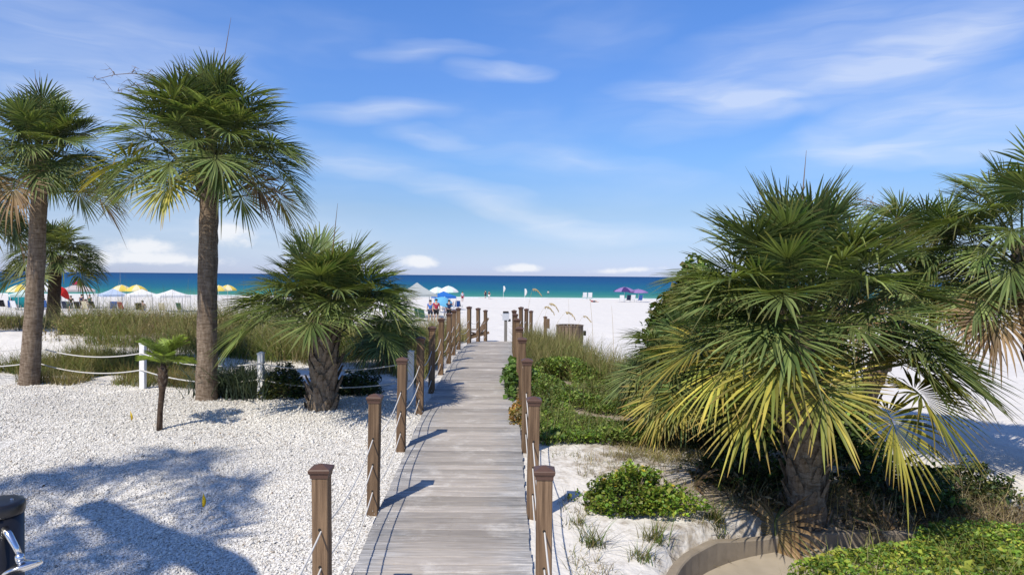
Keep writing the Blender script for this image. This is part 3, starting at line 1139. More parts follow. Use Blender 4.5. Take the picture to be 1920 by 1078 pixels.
def palm(label, base, top, r0, r1, petiole, blade, n, stiff=.4, kind='green', emin=-50, emax=88, yellow=0, brown=0, boots=0, boot_from=0.0, lean=None, seed=0, spears=1, stalks=0, azs=None, group='cabbage palms', trunk_mat='trunk', nseg=54, flare=1.25, spread_z=.5, elev_pow=.8, yaz=None, path=None):
    rr = random.Random(seed)
    base = Vector(base); top = Vector(top)
    root = thing('cabbage_palm', label, 'palm tree', base, 0, group)
    top = top - base
    mid = top * .5 + (Vector(lean) if lean is not None else Vector((0, 0, 0)))
    m = 26
    pts = []; rads = []
    for i in range(m + 1):
        t = i / m
        p = bez(Vector((0, 0, -.25)), mid, top, t) if path is None else along([Vector(q) - base for q in path], t)
        pts.append(p)
        rads.append((r0 + (r1 - r0) * t) * (1 + (flare - 1) * math.exp(-t * top.length / .35)))
    obj('trunk', trunk_mesh(pts, rads, M[trunk_mat], seed=seed, rough=.035, ring=.012), root)
    axis = lambda z: bez(Vector((0, 0, -.25)), mid, top, max(0, min(1, z))) if path is None else along([Vector(q) - base for q in path], max(0, min(1, z)))
    for k in range(boots):
        t = boot_from + (1 - boot_from) * (k + .5) / boots
        a = k * 2.39996 + rr.uniform(-.15, .15)
        p = axis(t)
        rad = r0 + (r1 - r0) * t
        o = obj('leaf_base', LEAF_BASE, root)
        o.location = p + Vector((math.cos(a), math.sin(a), 0)) * rad * .93 + Vector((0, 0, -.12))
        o.rotation_euler = (rr.uniform(-.25, .25), rr.uniform(-.1, .25), a)
        s = rr.uniform(.85, 1.25) * (r0 / .25) ** .3
        o.scale = (s, s * rr.uniform(.8, 1.2), s)
    fs = frond_set(kind, petiole, blade, stiff, nseg)
    ys = frond_set('yellow', petiole, blade, stiff, nseg) if yellow else None
    bs = frond_set('brown', petiole, blade, max(0, stiff - .3), nseg) if brown else None
    keys = sorted(fs)
    for k in range(n):
        q = (k + .5) / n
        el = emax + (emin - emax) * q ** elev_pow + rr.uniform(-9, 9)
        a = k * 2.39996 + rr.uniform(-.22, .22) + seed
        if azs is not None and q > .3 and rr.random() < .5:
            a = R(rr.uniform(*azs))
        ky = k - (n - brown - yellow)
        if yaz is not None and 0 <= ky < len(yaz):
            a, el = R(yaz[ky][0]), yaz[ky][1]
        key = min(keys, key=lambda e: abs(e - el))
        src = fs
        if bs is not None and k >= n - brown: src = bs
        elif ys is not None and k >= n - brown - yellow: src = ys
        o = obj('frond', rr.choice(src[key]), root)
        off = top - Vector((0, 0, spread_z * q))
        tt = 1 - min(.9, (spread_z * q) / max(.5, top.length))
        ax = axis(tt)
        o.location = Vector((ax.x, ax.y, off.z)) + Vector((math.cos(a), math.sin(a), 0)) * r1 * .75
        o.rotation_euler = (rr.uniform(-.22, .22), -R((el - key) * .8), a)
        s = rr.uniform(.86, 1.1) * (1.12 - .26 * max(0.0, math.sin(R(el))))
        o.scale = (s, s, s)
    for k in range(spears):
        bm = MB()
        L = (petiole + blade) * rr.uniform(1.05, 1.25)
        lx, ly = rr.uniform(-.12, .12), rr.uniform(-.1, .1)
        bm.tube([(0, 0, -.1), (lx * L * .5, ly * L * .5, L * .5), (lx * L * 1.1, ly * L, L)], [.02, .014, .002], 5)
        o = bm.build('spear_leaf', M['stalk'], root)
        o.location = top
    for k in range(stalks):
        flower_stalk(root, top, rr, petiole + blade, k)
    return root


def flower_stalk(root, top, rr, reach, k, az=None):
    bm = MB()
    a = az if az is not None else rr.uniform(1.8, 4.0)
    L = reach * rr.uniform(1.1, 1.35)
    d = Vector((math.cos(a), math.sin(a), 0))
    pts = []
    for i in range(12):
        t = i / 11
        pts.append(d * L * (.15 * t + .62 * t * t) + Vector((0, 0, L * (1.05 * t - .55 * t ** 3.0))))
    bm.tube(pts, [.012 * (1 - .85 * i / 11) + .002 for i in range(12)], 5)
    for i in range(4, 12):
        for s in (-1, 1):
            p = pts[i]
            e = Vector((rr.uniform(-.4, .4), rr.uniform(-.4, .4), rr.uniform(-.12, .3))) * L * .32
            q1 = p + e * .5 + Vector((0, 0, .04)); q2 = p + e + Vector((0, 0, -.06))
            bm.tube([p, q1, q2], [.005, .004, .0018], 4)
            for j in range(3):
                e2 = Vector((rr.uniform(-.3, .3), rr.uniform(-.3, .3), rr.uniform(-.2, .2))) * L * .16
                bm.tube([q1 + (q2 - q1) * j / 3, q1 + (q2 - q1) * j / 3 + e2], [.003, .0012], 3)
    o = bm.build('flower_stalk', M['stalk'], root)
    o.location = top
    return o


def px_palm(label, bpx, tpx, depth=None, **kw):
    b = gp(*bpx) if depth is None else None
    if b is None:
        q = at(bpx[0], bpx[1], depth)
        b = Vector((q.x, depth, Tz(q.x, depth)))
    t = at(tpx[0], tpx[1], b.y + kw.pop('dy', 0.0))
    return palm(label, b, t, **kw)


# left side
px_palm('tall palm with a leaning grey trunk at the left edge', (53, 720), (76, 282), r0=.165, r1=.13, petiole=.80, blade=.64, n=64, stiff=.60, lean=(.06, 0, 0), emin=14, yellow=1, brown=4, boots=18, boot_from=.84, seed=3, spears=2, spread_z=.8)
big = px_palm('tallest palm with a full crown and straight trunk left of centre', (388, 748), (394, 288), r0=.165, r1=.145, petiole=1.16, blade=.77, n=76, stiff=.62, lean=(-.03, 0, 0), emin=25, yellow=3, brown=1, boots=30, boot_from=.82, seed=8, spears=1, spread_z=.85, elev_pow=.95)
for k, a in enumerate((2.75, 3.05, 3.35, 2.5)):
    rr_ = random.Random(40 + k)
    top_ = at(394, 288, big.location.y) - big.location
    flower_stalk(big, top_, rr_, 1.8, k, a)
px_palm('bushy short palm with a rough stubby trunk left of the boardwalk', (603, 764), (612, 602), r0=.24, r1=.16, petiole=1.02, blade=.72, n=64, stiff=.72, emin=26, emax=88, yellow=1, boots=70, boot_from=.05, seed=14, spears=1, trunk_mat='boot', flare=1.05, spread_z=.35)
px_palm('low palm clump in the shade right behind the bushy short palm', (732, 692), (733, 628), r0=.16, r1=.13, petiole=.42, blade=.58, n=32, stiff=.5, emin=4, emax=70, brown=3, boots=12, boot_from=.1, seed=21, spears=0, spread_z=.3)
px_palm('small distant palm in the dune grass at far left', (98, 611), (106, 480), r0=.21, r1=.18, petiole=.85, blade=.78, n=38, stiff=.58, kind='far', emin=4, yellow=1, boots=10, boot_from=.85, seed=5, spears=0, trunk_mat='darktrunk', nseg=36)
px_palm('palm cut off by the left edge, only its crown showing', (-35, 640), (-30, 385), depth=20.0, r0=.18, r1=.15, petiole=.6, blade=.65, n=34, stiff=.5, kind='far', emin=-20, yellow=2, brown=2, seed=31, spears=0, nseg=36)

# right side
px_palm('large front palm with yellowing lower fronds right of the boardwalk', (1512, 968), (1488, 588), r0=.21, r1=.16, petiole=1.06, blade=.72, n=84, stiff=.72, emin=20, emax=88, yellow=10, boots=90, boot_from=.03, seed=44, spears=1, trunk_mat='boot', flare=1.1, spread_z=.86, azs=(190, 350), lean=(.08, 0, 0), elev_pow=.8, yaz=[(192, 32), (214, 20), (236, 26), (257, 14), (290, 4), (314, 26), (333, 26), (350, 34), (225, 10), (302, 14)])
px_palm('palm crown behind and to the right of the large front palm', (1575, 838), (1728, 505), r0=.17, r1=.16, petiole=.98, blade=.70, n=52, stiff=.72, emin=12, emax=80, yellow=3, brown=4, boots=24, boot_from=.1, seed=52, spears=0, spread_z=.7, stalks=3)
px_palm('palm at the right edge with its trunk out of the picture', (1985, 905), (1918, 452), r0=.2, r1=.16, petiole=1.05, blade=.72, n=62, stiff=.68, emin=-6, emax=84, yellow=4, brown=4, boots=30, boot_from=.1, seed=61, spears=0, spread_z=.9)
px_palm('small low palm at the left foot of the right hand palm thicket', (1300, 830), (1275, 690), r0=.15, r1=.12, petiole=.55, blade=.60, n=36, stiff=.7, emin=8, emax=75, yellow=6, boots=12, boot_from=.1, seed=67, spears=0, spread_z=.3, azs=(150, 290))
px_palm('palm in the middle of the right hand thicket, mostly hidden', (1455, 800), (1420, 610), r0=.17, r1=.15, petiole=.9, blade=.70, n=44, stiff=.68, emin=4, emax=78, brown=4, yellow=2, seed=71, spears=0, spread_z=.5)
# beside the photographer's left shoulder: its shadow falls across the gravel
palm('leaning palm beside the photographer, seen only by its shadow on the gravel', (-3.0, .9, Tz(-3.0, .9)), (-7.9, .95, 8.9), .19, .17, 1.0, .95, 13, stiff=.5, emin=5, emax=45, seed=77, spears=0, flare=1.1,
     path=[(-3.0, .9, -.3), (-3.15, 1.4, 2.2), (-3.65, 2.0, 3.9), (-4.39, 2.26, 5.0), (-6.2, 1.58, 7.0), (-7.9, .95, 8.9)])


# young date palm with feather leaves, in the gravel
def feather_mesh(seed, L=.62, elev=.9):
    r = np.random.default_rng(seed)
    V = []; F = []; C = []
    ang = elev; pos = np.zeros(3); path = [pos.copy()]; angs = [ang]
    for i in range(10):
        ang -= .085
        pos = pos + np.array([math.cos(ang), 0, math.sin(ang)]) * L / 10
        path.append(pos.copy()); angs.append(ang)
    for i in range(11):
        w = .006 * (1 - .8 * i / 10) + .001
        for o in ((0, w, 0), (0, -w, 0), (0, 0, -w)):
            V.append(path[i] + np.array(o)); C.append((.16, .17, .05))
    for i in range(10):
        for q in range(3):
            q2 = (q + 1) % 3
            F += [(i * 3 + q, i * 3 + q2, i * 3 + 3 + q2), (i * 3 + q, i * 3 + 3 + q2, i * 3 + 3 + q)]
    for k in range(26):
        u = .15 + .85 * k / 26
        f = u * 10; i0 = min(int(f), 9); p = path[i0] + (path[i0 + 1] - path[i0]) * (f - i0)
        a = angs[i0]
        t = np.array([math.cos(a), 0, math.sin(a)]); n = np.array([-math.sin(a), 0, math.cos(a)])
        for s in (-1, 1):
            d = t * .75 + np.array([0, s * .75, 0]) + n * .3 + r.normal(0, .06, 3)
            d /= np.linalg.norm(d)
            l = .20 * math.sin(math.pi * (.12 + .8 * u)) + .03
            c = np.array((.23, .31, .055)) * r.uniform(.7, 1.3)
            side = np.cross(d, n) * .007
            b = len(V)
            V += [p, p + d * l * .5 + side, p + d * l - np.array([0, 0, .025]), p + d * l * .5 - side]
            C += [c, c, c * 1.3, c]
            F += [(b, b + 1, b + 2), (b, b + 2, b + 3)]
    return tri_mesh('feather_leaf', np.array(V), np.array(F), np.array(C), M['leaf'])


def young_palm():
    b = gp(298, 807)
    t = thing('young_date_palm', 'small young date palm with a thin trunk standing in the gravel', 'palm tree', b)
    pts = [Vector((0, 0, -.1)), Vector((.02, 0, .3)), Vector((.045, 0, .55)), Vector((.05, 0, .68)), Vector((.055, 0, .76)), Vector((.06, 0, .86)), Vector((.06, 0, .95))]
    obj('trunk', trunk_mesh(pts, [.042, .036, .04, .052, .066, .055, .025], M['darktrunk'], 12, .08, 3, .03), t)
    for k in range(22):
        a = k * 2.39996
        o = obj('leaf_base', LEAF_BASE, t, (.055 + .045 * math.cos(a), .045 * math.sin(a), .62 + .012 * k))
        o.rotation_euler = (0, .2, a); o.scale = (.3, .22, .28)
    ms = [feather_mesh(k, .42 + .05 * (k % 3), (1.4, 1.2, .95, .6)[k % 4]) for k in range(8)]
    for k in range(17):
        a = k * 2.39996
        o = obj('feather_leaf', ms[(k * 3) % 8], t, (.06, 0, .92))
        o.rotation_euler = (random.uniform(-.2, .2), random.uniform(-.1, .1), a)
        if k % 5 == 1: o.scale = (1.15, 1.15, 1.15)


young_palm()


# ------------------------------------------------------------------ grasses and low plants
def sample_poly(poly, n):
    """n random points inside a world polygon"""
    p = np.array(poly, float)
    x0, y0 = p.min(0); x1, y1 = p.max(0)
    out = np.zeros((0, 2))
    while len(out) < n:
        q = np.stack([rng.uniform(x0, x1, 2 * n), rng.uniform(y0, y1, 2 * n)], 1)
        ins = np.zeros(len(q), bool)
        for i in range(len(p)):
            a, b = p[i], p[(i + 1) % len(p)]
            c = ((a[1] > q[:, 1]) != (b[1] > q[:, 1])) & (q[:, 0] < (b[0] - a[0]) * (q[:, 1] - a[1]) / (b[1] - a[1] + 1e-12) + a[0])
            ins ^= c
        out = np.concatenate([out, q[ins]])
    return out[:n]


def blades(pts, h, w, cols, lean=.5, hv=.35, segs=3, curl=.5, tipc=None, z=None):
    """numpy grass: pts (n,2) roots; h mean height"""
    n = len(pts)
    H = h * np.clip(rng.lognormal(0, hv, n), .35, 2.0) if np.isscalar(h) else h * np.clip(rng.lognormal(0, hv, n), .35, 2.0)
    a = rng.uniform(0, 2 * np.pi, n)
    ln = np.abs(rng.normal(0, lean, n))
    cl = rng.uniform(.2, 1.0, n) * curl
    d = np.stack([np.cos(a), np.sin(a)], 1)
    wa = a + rng.normal(np.pi / 2, .5, n)
    wd = np.stack([np.cos(wa), np.sin(wa)], 1)
    zz = T(pts[:, 0], pts[:, 1]) if z is None else z
    c0 = np.asarray(cols)[rng.integers(0, len(cols), n)] * rng.uniform(.6, 1.4, n)[:, None] * np.clip(1 + .8 * fbm(pts[:, 0] + 11, pts[:, 1] + 23, 1.3, 3), .5, 1.6)[:, None]
    V = np.zeros((n, segs * 2 + 1, 3)); C = np.zeros((n, segs * 2 + 1, 3))
    for k in range(segs + 1):
        t = k / segs
        horiz = (ln * t + cl * t * t) * H
        up = H * (t - .35 * (ln * .5 + cl) * t * t)
        px = pts[:, 0] + d[:, 0] * horiz; py = pts[:, 1] + d[:, 1] * horiz; pz = zz - .02 + up
        ww = w * (1 - t) ** .7
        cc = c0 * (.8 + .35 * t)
        if tipc is not None:
            cc = cc * (1 - t * t) + np.asarray(tipc) * t * t
        if k < segs:
            V[:, 2 * k] = np.stack([px + wd[:, 0] * ww, py + wd[:, 1] * ww, pz], 1)
            V[:, 2 * k + 1] = np.stack([px - wd[:, 0] * ww, py - wd[:, 1] * ww, pz], 1)
            C[:, 2 * k] = cc; C[:, 2 * k + 1] = cc
        else:
            V[:, 2 * k] = np.stack([px, py, pz], 1); C[:, 2 * k] = cc
    f = []
    for k in range(segs - 1):
        b = 2 * k
        f += [(b, b + 1, b + 3), (b, b + 3, b + 2)]
    b = 2 * (segs - 1)
    f.append((b, b + 1, b + 2))
    f = np.array(f)
    F = (f[None] + (segs * 2 + 1) * np.arange(n)[:, None, None]).reshape(-1, 3)
    return V.reshape(-1, 3), F, C.reshape(-1, 3)


def leaves(centers, size, cols, up=.5, elong=1.6):
    """leaf-sized folded rhombs at given centres"""
    n = len(centers)
    nrm = rng.normal(size=(n, 3)); nrm[:, 2] = np.abs(nrm[:, 2]) + up * 1.6
    nrm /= np.linalg.norm(nrm, axis=1)[:, None]
    t = rng.normal(size=(n, 3))
    t -= nrm * (t * nrm).sum(1)[:, None]
    t /= np.linalg.norm(t, axis=1)[:, None]
    s = np.cross(nrm, t)
    L = (size * rng.lognormal(0, .28, n))[:, None]
    W = L / elong
    c = np.asarray(centers)
    V = np.stack([c - t * L * .5, c + s * W * .5 + nrm * W * .15, c + t * L * .5 - nrm * L * .12, c - s * W * .5 + nrm * W * .15, c - t * L * .05 - nrm * 0], 1)
    c0 = np.asarray(cols)[rng.integers(0, len(cols), n)] * rng.uniform(.6, 1.4, n)[:, None] * np.clip(1 + .9 * fbm(c[:, 0] + 40, c[:, 1] + 40, 1.9, 3), .45, 1.7)[:, None]
    C = np.repeat(c0[:, None, :], 5, 1)
    f = np.array([(4, 0, 1), (4, 1, 2), (4, 2, 3), (4, 3, 0)])
    F = (f[None] + 5 * np.arange(n)[:, None, None]).reshape(-1, 3)
    return V.reshape(-1, 3), F, C.reshape(-1, 3)


def join(parts):
    V = []; F = []; C = []; b = 0
    for v, f, c in parts:
        V.append(v); F.append(f + b); C.append(c); b += len(v)
    return np.concatenate(V), np.concatenate(F), np.concatenate(C)


def stuff(name, parts, mat, label, cat):
    V, F, C = join(parts)
    return tag(obj(name, tri_mesh(name, V, F, C, M[mat])), label, cat, kind='stuff')


OLIVE = [(.15, .155, .042), (.20, .185, .062), (.125, .145, .038), (.25, .215, .095)]
STRAW = [(.30, .245, .12), (.23, .18, .09), (.36, .30, .16), (.19, .14, .075)]
LUSH = [(.105, .185, .035), (.145, .235, .048), (.080, .150, .030), (.20, .25, .055)]
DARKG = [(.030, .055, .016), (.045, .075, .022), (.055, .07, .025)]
BRIGHT = [(.16, .27, .03), (.22, .32, .042), (.12, .22, .03), (.29, .33, .045)]
BLUEG = [(.075, .11, .075), (.10, .135, .09), (.055, .085, .055)]


def clumpy(pts, s=1.1, thr=-.12):
    k = fbm(pts[:, 0], pts[:, 1], s, 3) > thr
    return pts[k]


# dune grass on the left, behind the fence: a dense belt
D1 = [(-12.5, 18.0), (-9.3, 17.6), (-6.5, 16.6), (-4.2, 15.8), (-2.0, 15.3), (-1.75, 21.0), (-3.5, 22.5), (-9.5, 23.5), (-13.5, 22.5)]
p = clumpy(sample_poly(D1, 36000), .7, -.04)
p2 = clumpy(sample_poly(D1, 7000), .8, -.05)
p3 = clumpy(sample_poly(D1, 16000), .6, -.05)
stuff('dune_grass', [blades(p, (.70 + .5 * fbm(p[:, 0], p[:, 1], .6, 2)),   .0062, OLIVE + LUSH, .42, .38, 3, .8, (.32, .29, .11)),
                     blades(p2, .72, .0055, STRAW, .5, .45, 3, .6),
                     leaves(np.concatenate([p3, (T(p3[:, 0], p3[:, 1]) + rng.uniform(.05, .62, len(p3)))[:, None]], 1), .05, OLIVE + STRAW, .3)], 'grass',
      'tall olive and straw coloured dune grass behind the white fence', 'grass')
# thin dry stalks standing above the grass
p = sample_poly([(-14, 22.5), (-9, 23), (-4.5, 22), (-3.2, 24), (-9, 27), (-16, 27)], 420)
stuff('dry_grass_stalks', [blades(p, 1.25, .006, STRAW + [(.34, .30, .22)], .12, .28, 3, .22)], 'grass', 'thin dry sea oat stalks above the dune grass against the beach', 'grass')
# far grass fringe along the dune foot at left
F1 = [(-34, 30), (-22, 27), (-14, 25.5), (-11, 27), (-14, 30), (-24, 34), (-36, 36)]
p = clumpy(sample_poly(F1, 15000), .4, -.25)
q = clumpy(sample_poly([(-26, 21), (-16, 20.2), (-13.8, 21.5), (-15.5, 23), (-27, 24.5)], 6000), .5, -.2)
lf = clumpy(sample_poly([(-19.5, 25.5), (-12, 24.2), (-11.5, 26.5), (-15, 27.6), (-21, 27)], 9000), .5, -.3)
stuff('far_dune_grass', [blades(p, .5, .010, OLIVE, .25, .3, 2, .4), blades(q, .55, .009, OLIVE + STRAW, .3, .3, 2, .4),
                         leaves(np.concatenate([lf, (T(lf[:, 0], lf[:, 1]) + rng.uniform(.02, .4, len(lf)))[:, None]], 1), .10, LUSH + BRIGHT, .5)], 'grass',
      'low green dune plants around the small distant palm', 'grass')
# grass mounds along the fence
G1 = [(-11.5, 14.5), (-8.6, 14.2), (-7.2, 14.6), (-7.0, 16.0), (-8.4, 16.6), (-11.5, 16.4)]
p = clumpy(sample_poly(G1, 12000), .8, -.28)
G2 = [(-7.6, 13.1), (-4.6, 12.4), (-4.5, 13.4), (-6.2, 14.6), (-7.8, 14.2)]
p2 = clumpy(sample_poly(G2, 5200), .9, -.12)
G3 = [(-10.2, 13.6), (-8.4, 13.2), (-8.3, 13.9), (-10.2, 14.3)]
p3 = clumpy(sample_poly(G3, 1700), 1.2, -.1)
stuff('fence_grass', [blades(p, .36, .0055, OLIVE + LUSH, .35, .35, 3, .6, (.24, .19, .07)), blades(p2, .26, .005, OLIVE + STRAW + LUSH, .4, .35, 3, .6, (.28, .20, .07)),
                      blades(p3, .28, .005, OLIVE + STRAW, .4, .35, 3, .6)], 'grass', 'low olive grass growing along the white rope fence', 'grass')
# sparse sprigs and dry runners in the sand left of the walk
p = clumpy(sample_poly([(-12, 16.5), (-2.2, 14), (-2.0, 15.5), (-12, 18.5)], 1600), 1.0, .05)
p2 = clumpy(sample_poly([(-2.6, 14.5), (-1.75, 13), (-1.7, 27), (-2.2, 29), (-3.2, 27), (-2.6, 20)], 7000), .8, -.3)
stuff('path_side_grass', [blades(p, .22, .005, STRAW + OLIVE, .5, .4, 3, .6), blades(p2, .60, .006, OLIVE + STRAW + LUSH[:1], .22, .35, 3, .45, (.25, .2, .08))], 'grass',
      'olive grass growing through the ropes left of the boardwalk', 'grass')

# right of the walk: leafy bed in front, grass behind
B1 = [(.30, 9.4), (1.0, 9.5), (2.0, 9.7), (2.5, 10.6), (2.9, 12.2), (2.6, 14.5), (1.7, 16.0), (.25, 16.5), (.10, 13.5), (.2, 11)]
p = clumpy(sample_poly(B1, 52000), .9, -.42)
hh = .14 + .36 * sst(-.35, .4, fbm(p[:, 0] + 9, p[:, 1] + 3, .8, 3)) * sst(9.0, 10.0, p[:, 1])
lv = leaves(np.concatenate([p, (T(p[:, 0], p[:, 1]) + hh * np.sqrt(rng.random(len(p))))[:, None]], 1), .052, LUSH + BRIGHT[:2] + [(.24, .28, .07)], .45)
p2 = clumpy(sample_poly(B1, 7000), .9, -.3)
stuff('leafy_ground_cover', [lv, blades(p2, .34, .005, LUSH + OLIVE, .4, .35, 3, .5, (.2, .17, .06))], 'herb', 'leafy green ground cover spilling beside the right of the boardwalk', 'ground cover')
B2 = [(.28, 13.5), (1.4, 14.0), (2.6, 12.6), (3.3, 12.6), (3.2, 14.8), (2.2, 17.5), (1.5, 21.5), (.75, 23.5), (.22, 21.5), (.18, 17)]
p = clumpy(sample_poly(B2, 16000), .9, -.36)
stuff('sea_oat_grass', [blades(p, .52, .006, OLIVE + LUSH + STRAW[:2], .25, .35, 3, .5, (.26, .22, .09))], 'grass', 'tall soft green grass at the far right end of the boardwalk', 'grass')
B3 = [(.35, 8.9), (1.2, 8.8), (2.4, 9.0), (3.0, 9.6), (2.6, 10.4), (1.2, 9.8), (.3, 9.9)]
p = clumpy(sample_poly(B3, 4200), 1.3, -.05)
p2 = clumpy(sample_poly([(2.0, 8.7), (3.2, 8.7), (3.4, 10.5), (2.4, 11), (1.8, 9.6)], 5200), 1.0, -.2)
p4 = sample_poly([(.06, 10.2), (.30, 9.6), (.34, 12), (.12, 12.4)], 700)
stuff('dry_ground_litter', [blades(p, .13, .004, STRAW + OLIVE, 1.0, .4, 2, .7), blades(p2, .26, .005, OLIVE + STRAW, .5, .35, 3, .6), leaves(np.concatenate([p4, (P(p4[:, 1]) + rng.uniform(-.02, .2, 700))[:, None]], 1), .05, STRAW + [(.30, .13, .03), (.24, .16, .03)], .4)], 'grass',
      'dry brown grass and litter on the sand in front of the leafy bed', 'grass')


def shrub(name, label, cat, c, rx, ry, h, n, leaf, cols, stems=14, flowers=0, elong=1.6, group=None, lump=.35, mat='herb', hollow=.45):
    """a low shrub: woody stems and a crown of single leaves with lumps and gaps"""
    x, y = c
    z0 = Tz(x, y)
    root = thing(name, label, cat, (x, y, z0), 0, group)
    u = rng.normal(size=(n * 2, 3)); u[:, 2] = np.abs(u[:, 2])
    u /= np.linalg.norm(u, axis=1)[:, None]
    lob = 1 + lump * (fbm(u[:, 0] * 2.2 + x * 3, u[:, 1] * 2.2 + u[:, 2] * 2.1 + y, 1.0, 3)) * 1.6
    rad = (hollow + (1 - hollow) * rng.random(n * 2) ** .6) * lob
    pos = u * rad[:, None] * np.array([rx, ry, h])
    gap = fbm(pos[:, 0] / rx * 2.3 + 5, pos[:, 1] / ry * 2.3 + pos[:, 2] / h * 1.7, 1.4, 2)
    pos = pos[gap > -.22][:n]
    gz = T(pos[:, 0] + x, pos[:, 1] + y) - z0
    pos[:, 2] = np.maximum(pos[:, 2], gz + .015)
    V, F, C = leaves(pos, leaf, cols, .4, elong)
    obj('foliage', tri_mesh('foliage', V, F, C, M[mat]), root)
    bm = MB()
    rs = random.Random(int(x * 100) + 7)
    for k in range(stems):
        q = pos[rs.randrange(len(pos))]
        b = Vector((q[0] * .25 + rs.uniform(-.05, .05), q[1] * .25, -.05))
        e = Vector(q)
        m = (b + e) / 2 + Vector((rs.uniform(-.1, .1) * rx, rs.uniform(-.1, .1) * ry, .12 * h))
        bm.tube([b, m, e], [.012 + .006 * h, .008 + .003 * h, .003], 5)
    bm.build('stem', M['twig'], root)
    if flowers:
        fm = MB()
        for k in range(8):
            a = k * math.pi / 4
            fm.add([(0, 0, 0), (.012 * math.cos(a - .25), .012 * math.sin(a - .25), .004), (.026 * math.cos(a), .026 * math.sin(a), .006), (.012 * math.cos(a + .25), .012 * math.sin(a + .25), .004)], [(0, 1, 2, 3)])
        fmesh = fm.mesh('flower', M['yellow'])
        top = pos[np.argsort(-(pos[:, 2] - .15 * rng.random(len(pos))))[:max(40, len(pos) // 6)]]
        for k in range(flowers):
            q = top[rs.randrange(len(top))]
            o = obj('flower', fmesh, root, (q[0], q[1], q[2] + .03))
            o.rotation_euler = (rs.uniform(-.5, .3), rs.uniform(-.4, .4), rs.uniform(0, 6))
    return root


def gxy(px, py):
    p = gp(px, py)
    return (p.x, p.y)


shrub('flowering_shrub', 'low bright green shrub with small yellow flowers on the sand right of the boardwalk', 'shrub', gxy(1186, 945), .66, .50, .40, 7500, .042, BRIGHT + [(.16, .17, .03)], 30, 26, 1.5)
shrub('sea_grape', 'rounded sea grape bush rising behind the left side of the palm thicket', 'shrub', (3.35, 12.4), 1.15, 1.0, 2.75, 12500, .105, LUSH + OLIVE[:2], 40, 0, 1.2, mat='herb', lump=.12, hollow=.6)
shrub('sea_grape', 'broad leafy bush filling the gap between the right hand palms', 'shrub', (4.75, 11.4), 1.1, .8, 2.45, 4600, .10, LUSH + OLIVE[:2] + DARKG, 40, 0, 1.3)
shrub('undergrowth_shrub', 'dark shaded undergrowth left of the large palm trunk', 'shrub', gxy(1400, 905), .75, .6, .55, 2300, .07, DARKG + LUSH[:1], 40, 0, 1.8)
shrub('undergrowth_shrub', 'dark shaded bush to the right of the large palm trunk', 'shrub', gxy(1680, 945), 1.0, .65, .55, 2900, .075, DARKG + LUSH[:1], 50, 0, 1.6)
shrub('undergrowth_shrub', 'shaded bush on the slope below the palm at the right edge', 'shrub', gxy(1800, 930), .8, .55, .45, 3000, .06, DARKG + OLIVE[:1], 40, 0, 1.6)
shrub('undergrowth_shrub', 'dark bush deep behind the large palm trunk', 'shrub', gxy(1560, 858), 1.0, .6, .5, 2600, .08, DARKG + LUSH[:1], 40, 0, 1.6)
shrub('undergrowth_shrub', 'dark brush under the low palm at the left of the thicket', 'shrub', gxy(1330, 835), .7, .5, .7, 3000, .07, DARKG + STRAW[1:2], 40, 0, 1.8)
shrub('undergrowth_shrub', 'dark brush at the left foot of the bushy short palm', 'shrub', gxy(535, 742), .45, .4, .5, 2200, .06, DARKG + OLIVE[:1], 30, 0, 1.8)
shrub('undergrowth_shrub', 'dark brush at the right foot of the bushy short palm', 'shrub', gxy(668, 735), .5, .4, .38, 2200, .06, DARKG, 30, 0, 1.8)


shrub('beach_vine', 'dark green round leaved vine leaning over the right edge of the boardwalk', 'plant', (.06, 12.9), .22, 1.2, .48, 1300, .085, LUSH[:3], 26, 0, 1.15)
shrub('beach_vine', 'orange brown dry vine at the right edge of the boardwalk', 'plant', (.10, 10.6), .16, .55, .22, 700, .05, [(.34, .17, .04), (.28, .2, .05), (.18, .2, .05)], 14, 0, 1.4)


def strappy(name, label, c, n, h, w, cols, spread, cat='shrub'):
    x, y = c
    z0 = Tz(x, y)
    pts = rng.normal(0, 1, (n, 2)) * np.array(spread) * .5
    V, F, C = blades(pts, h, w, cols, .45, .3, 4, .7, None, T(pts[:, 0] + x, pts[:, 1] + y) - z0)
    o = obj(name, tri_mesh(name, V, F, C, M['grass']), None, (x, y, z0))
    return tag(o, label, cat)


strappy('strappy_plant', 'blue green strap leaved plant between the tall palm trunk and white post', gxy(448, 742), 900, .62, .011, BLUEG, (.62, .4))
strappy('strappy_plant', 'spiky dark green grass clump beside the white fence at left', gxy(212, 690), 420, .42, .007, DARKG + OLIVE, (.5, .35), 'grass')
for (px, py, n, h, lab) in [(1112, 1025, 90, .24, 'small grass tuft on the sand nearest the right rope posts'), (1225, 1012, 110, .2, 'grass tuft on the sand below the yellow flowering shrub'),
                            (1345, 980, 130, .22, 'grass tuft on the sand beside the path kerb'), (1080, 985, 60, .14, 'dry low tuft left of the flowering shrub'), (1205, 1050, 90, .16, 'tiny tuft on the sand near the start of the kerb')]:
    strappy('grass_tuft', lab, gxy(px, py), n, h, .0045, LUSH[:2] + OLIVE + STRAW[:1], (.12, .10), 'grass')

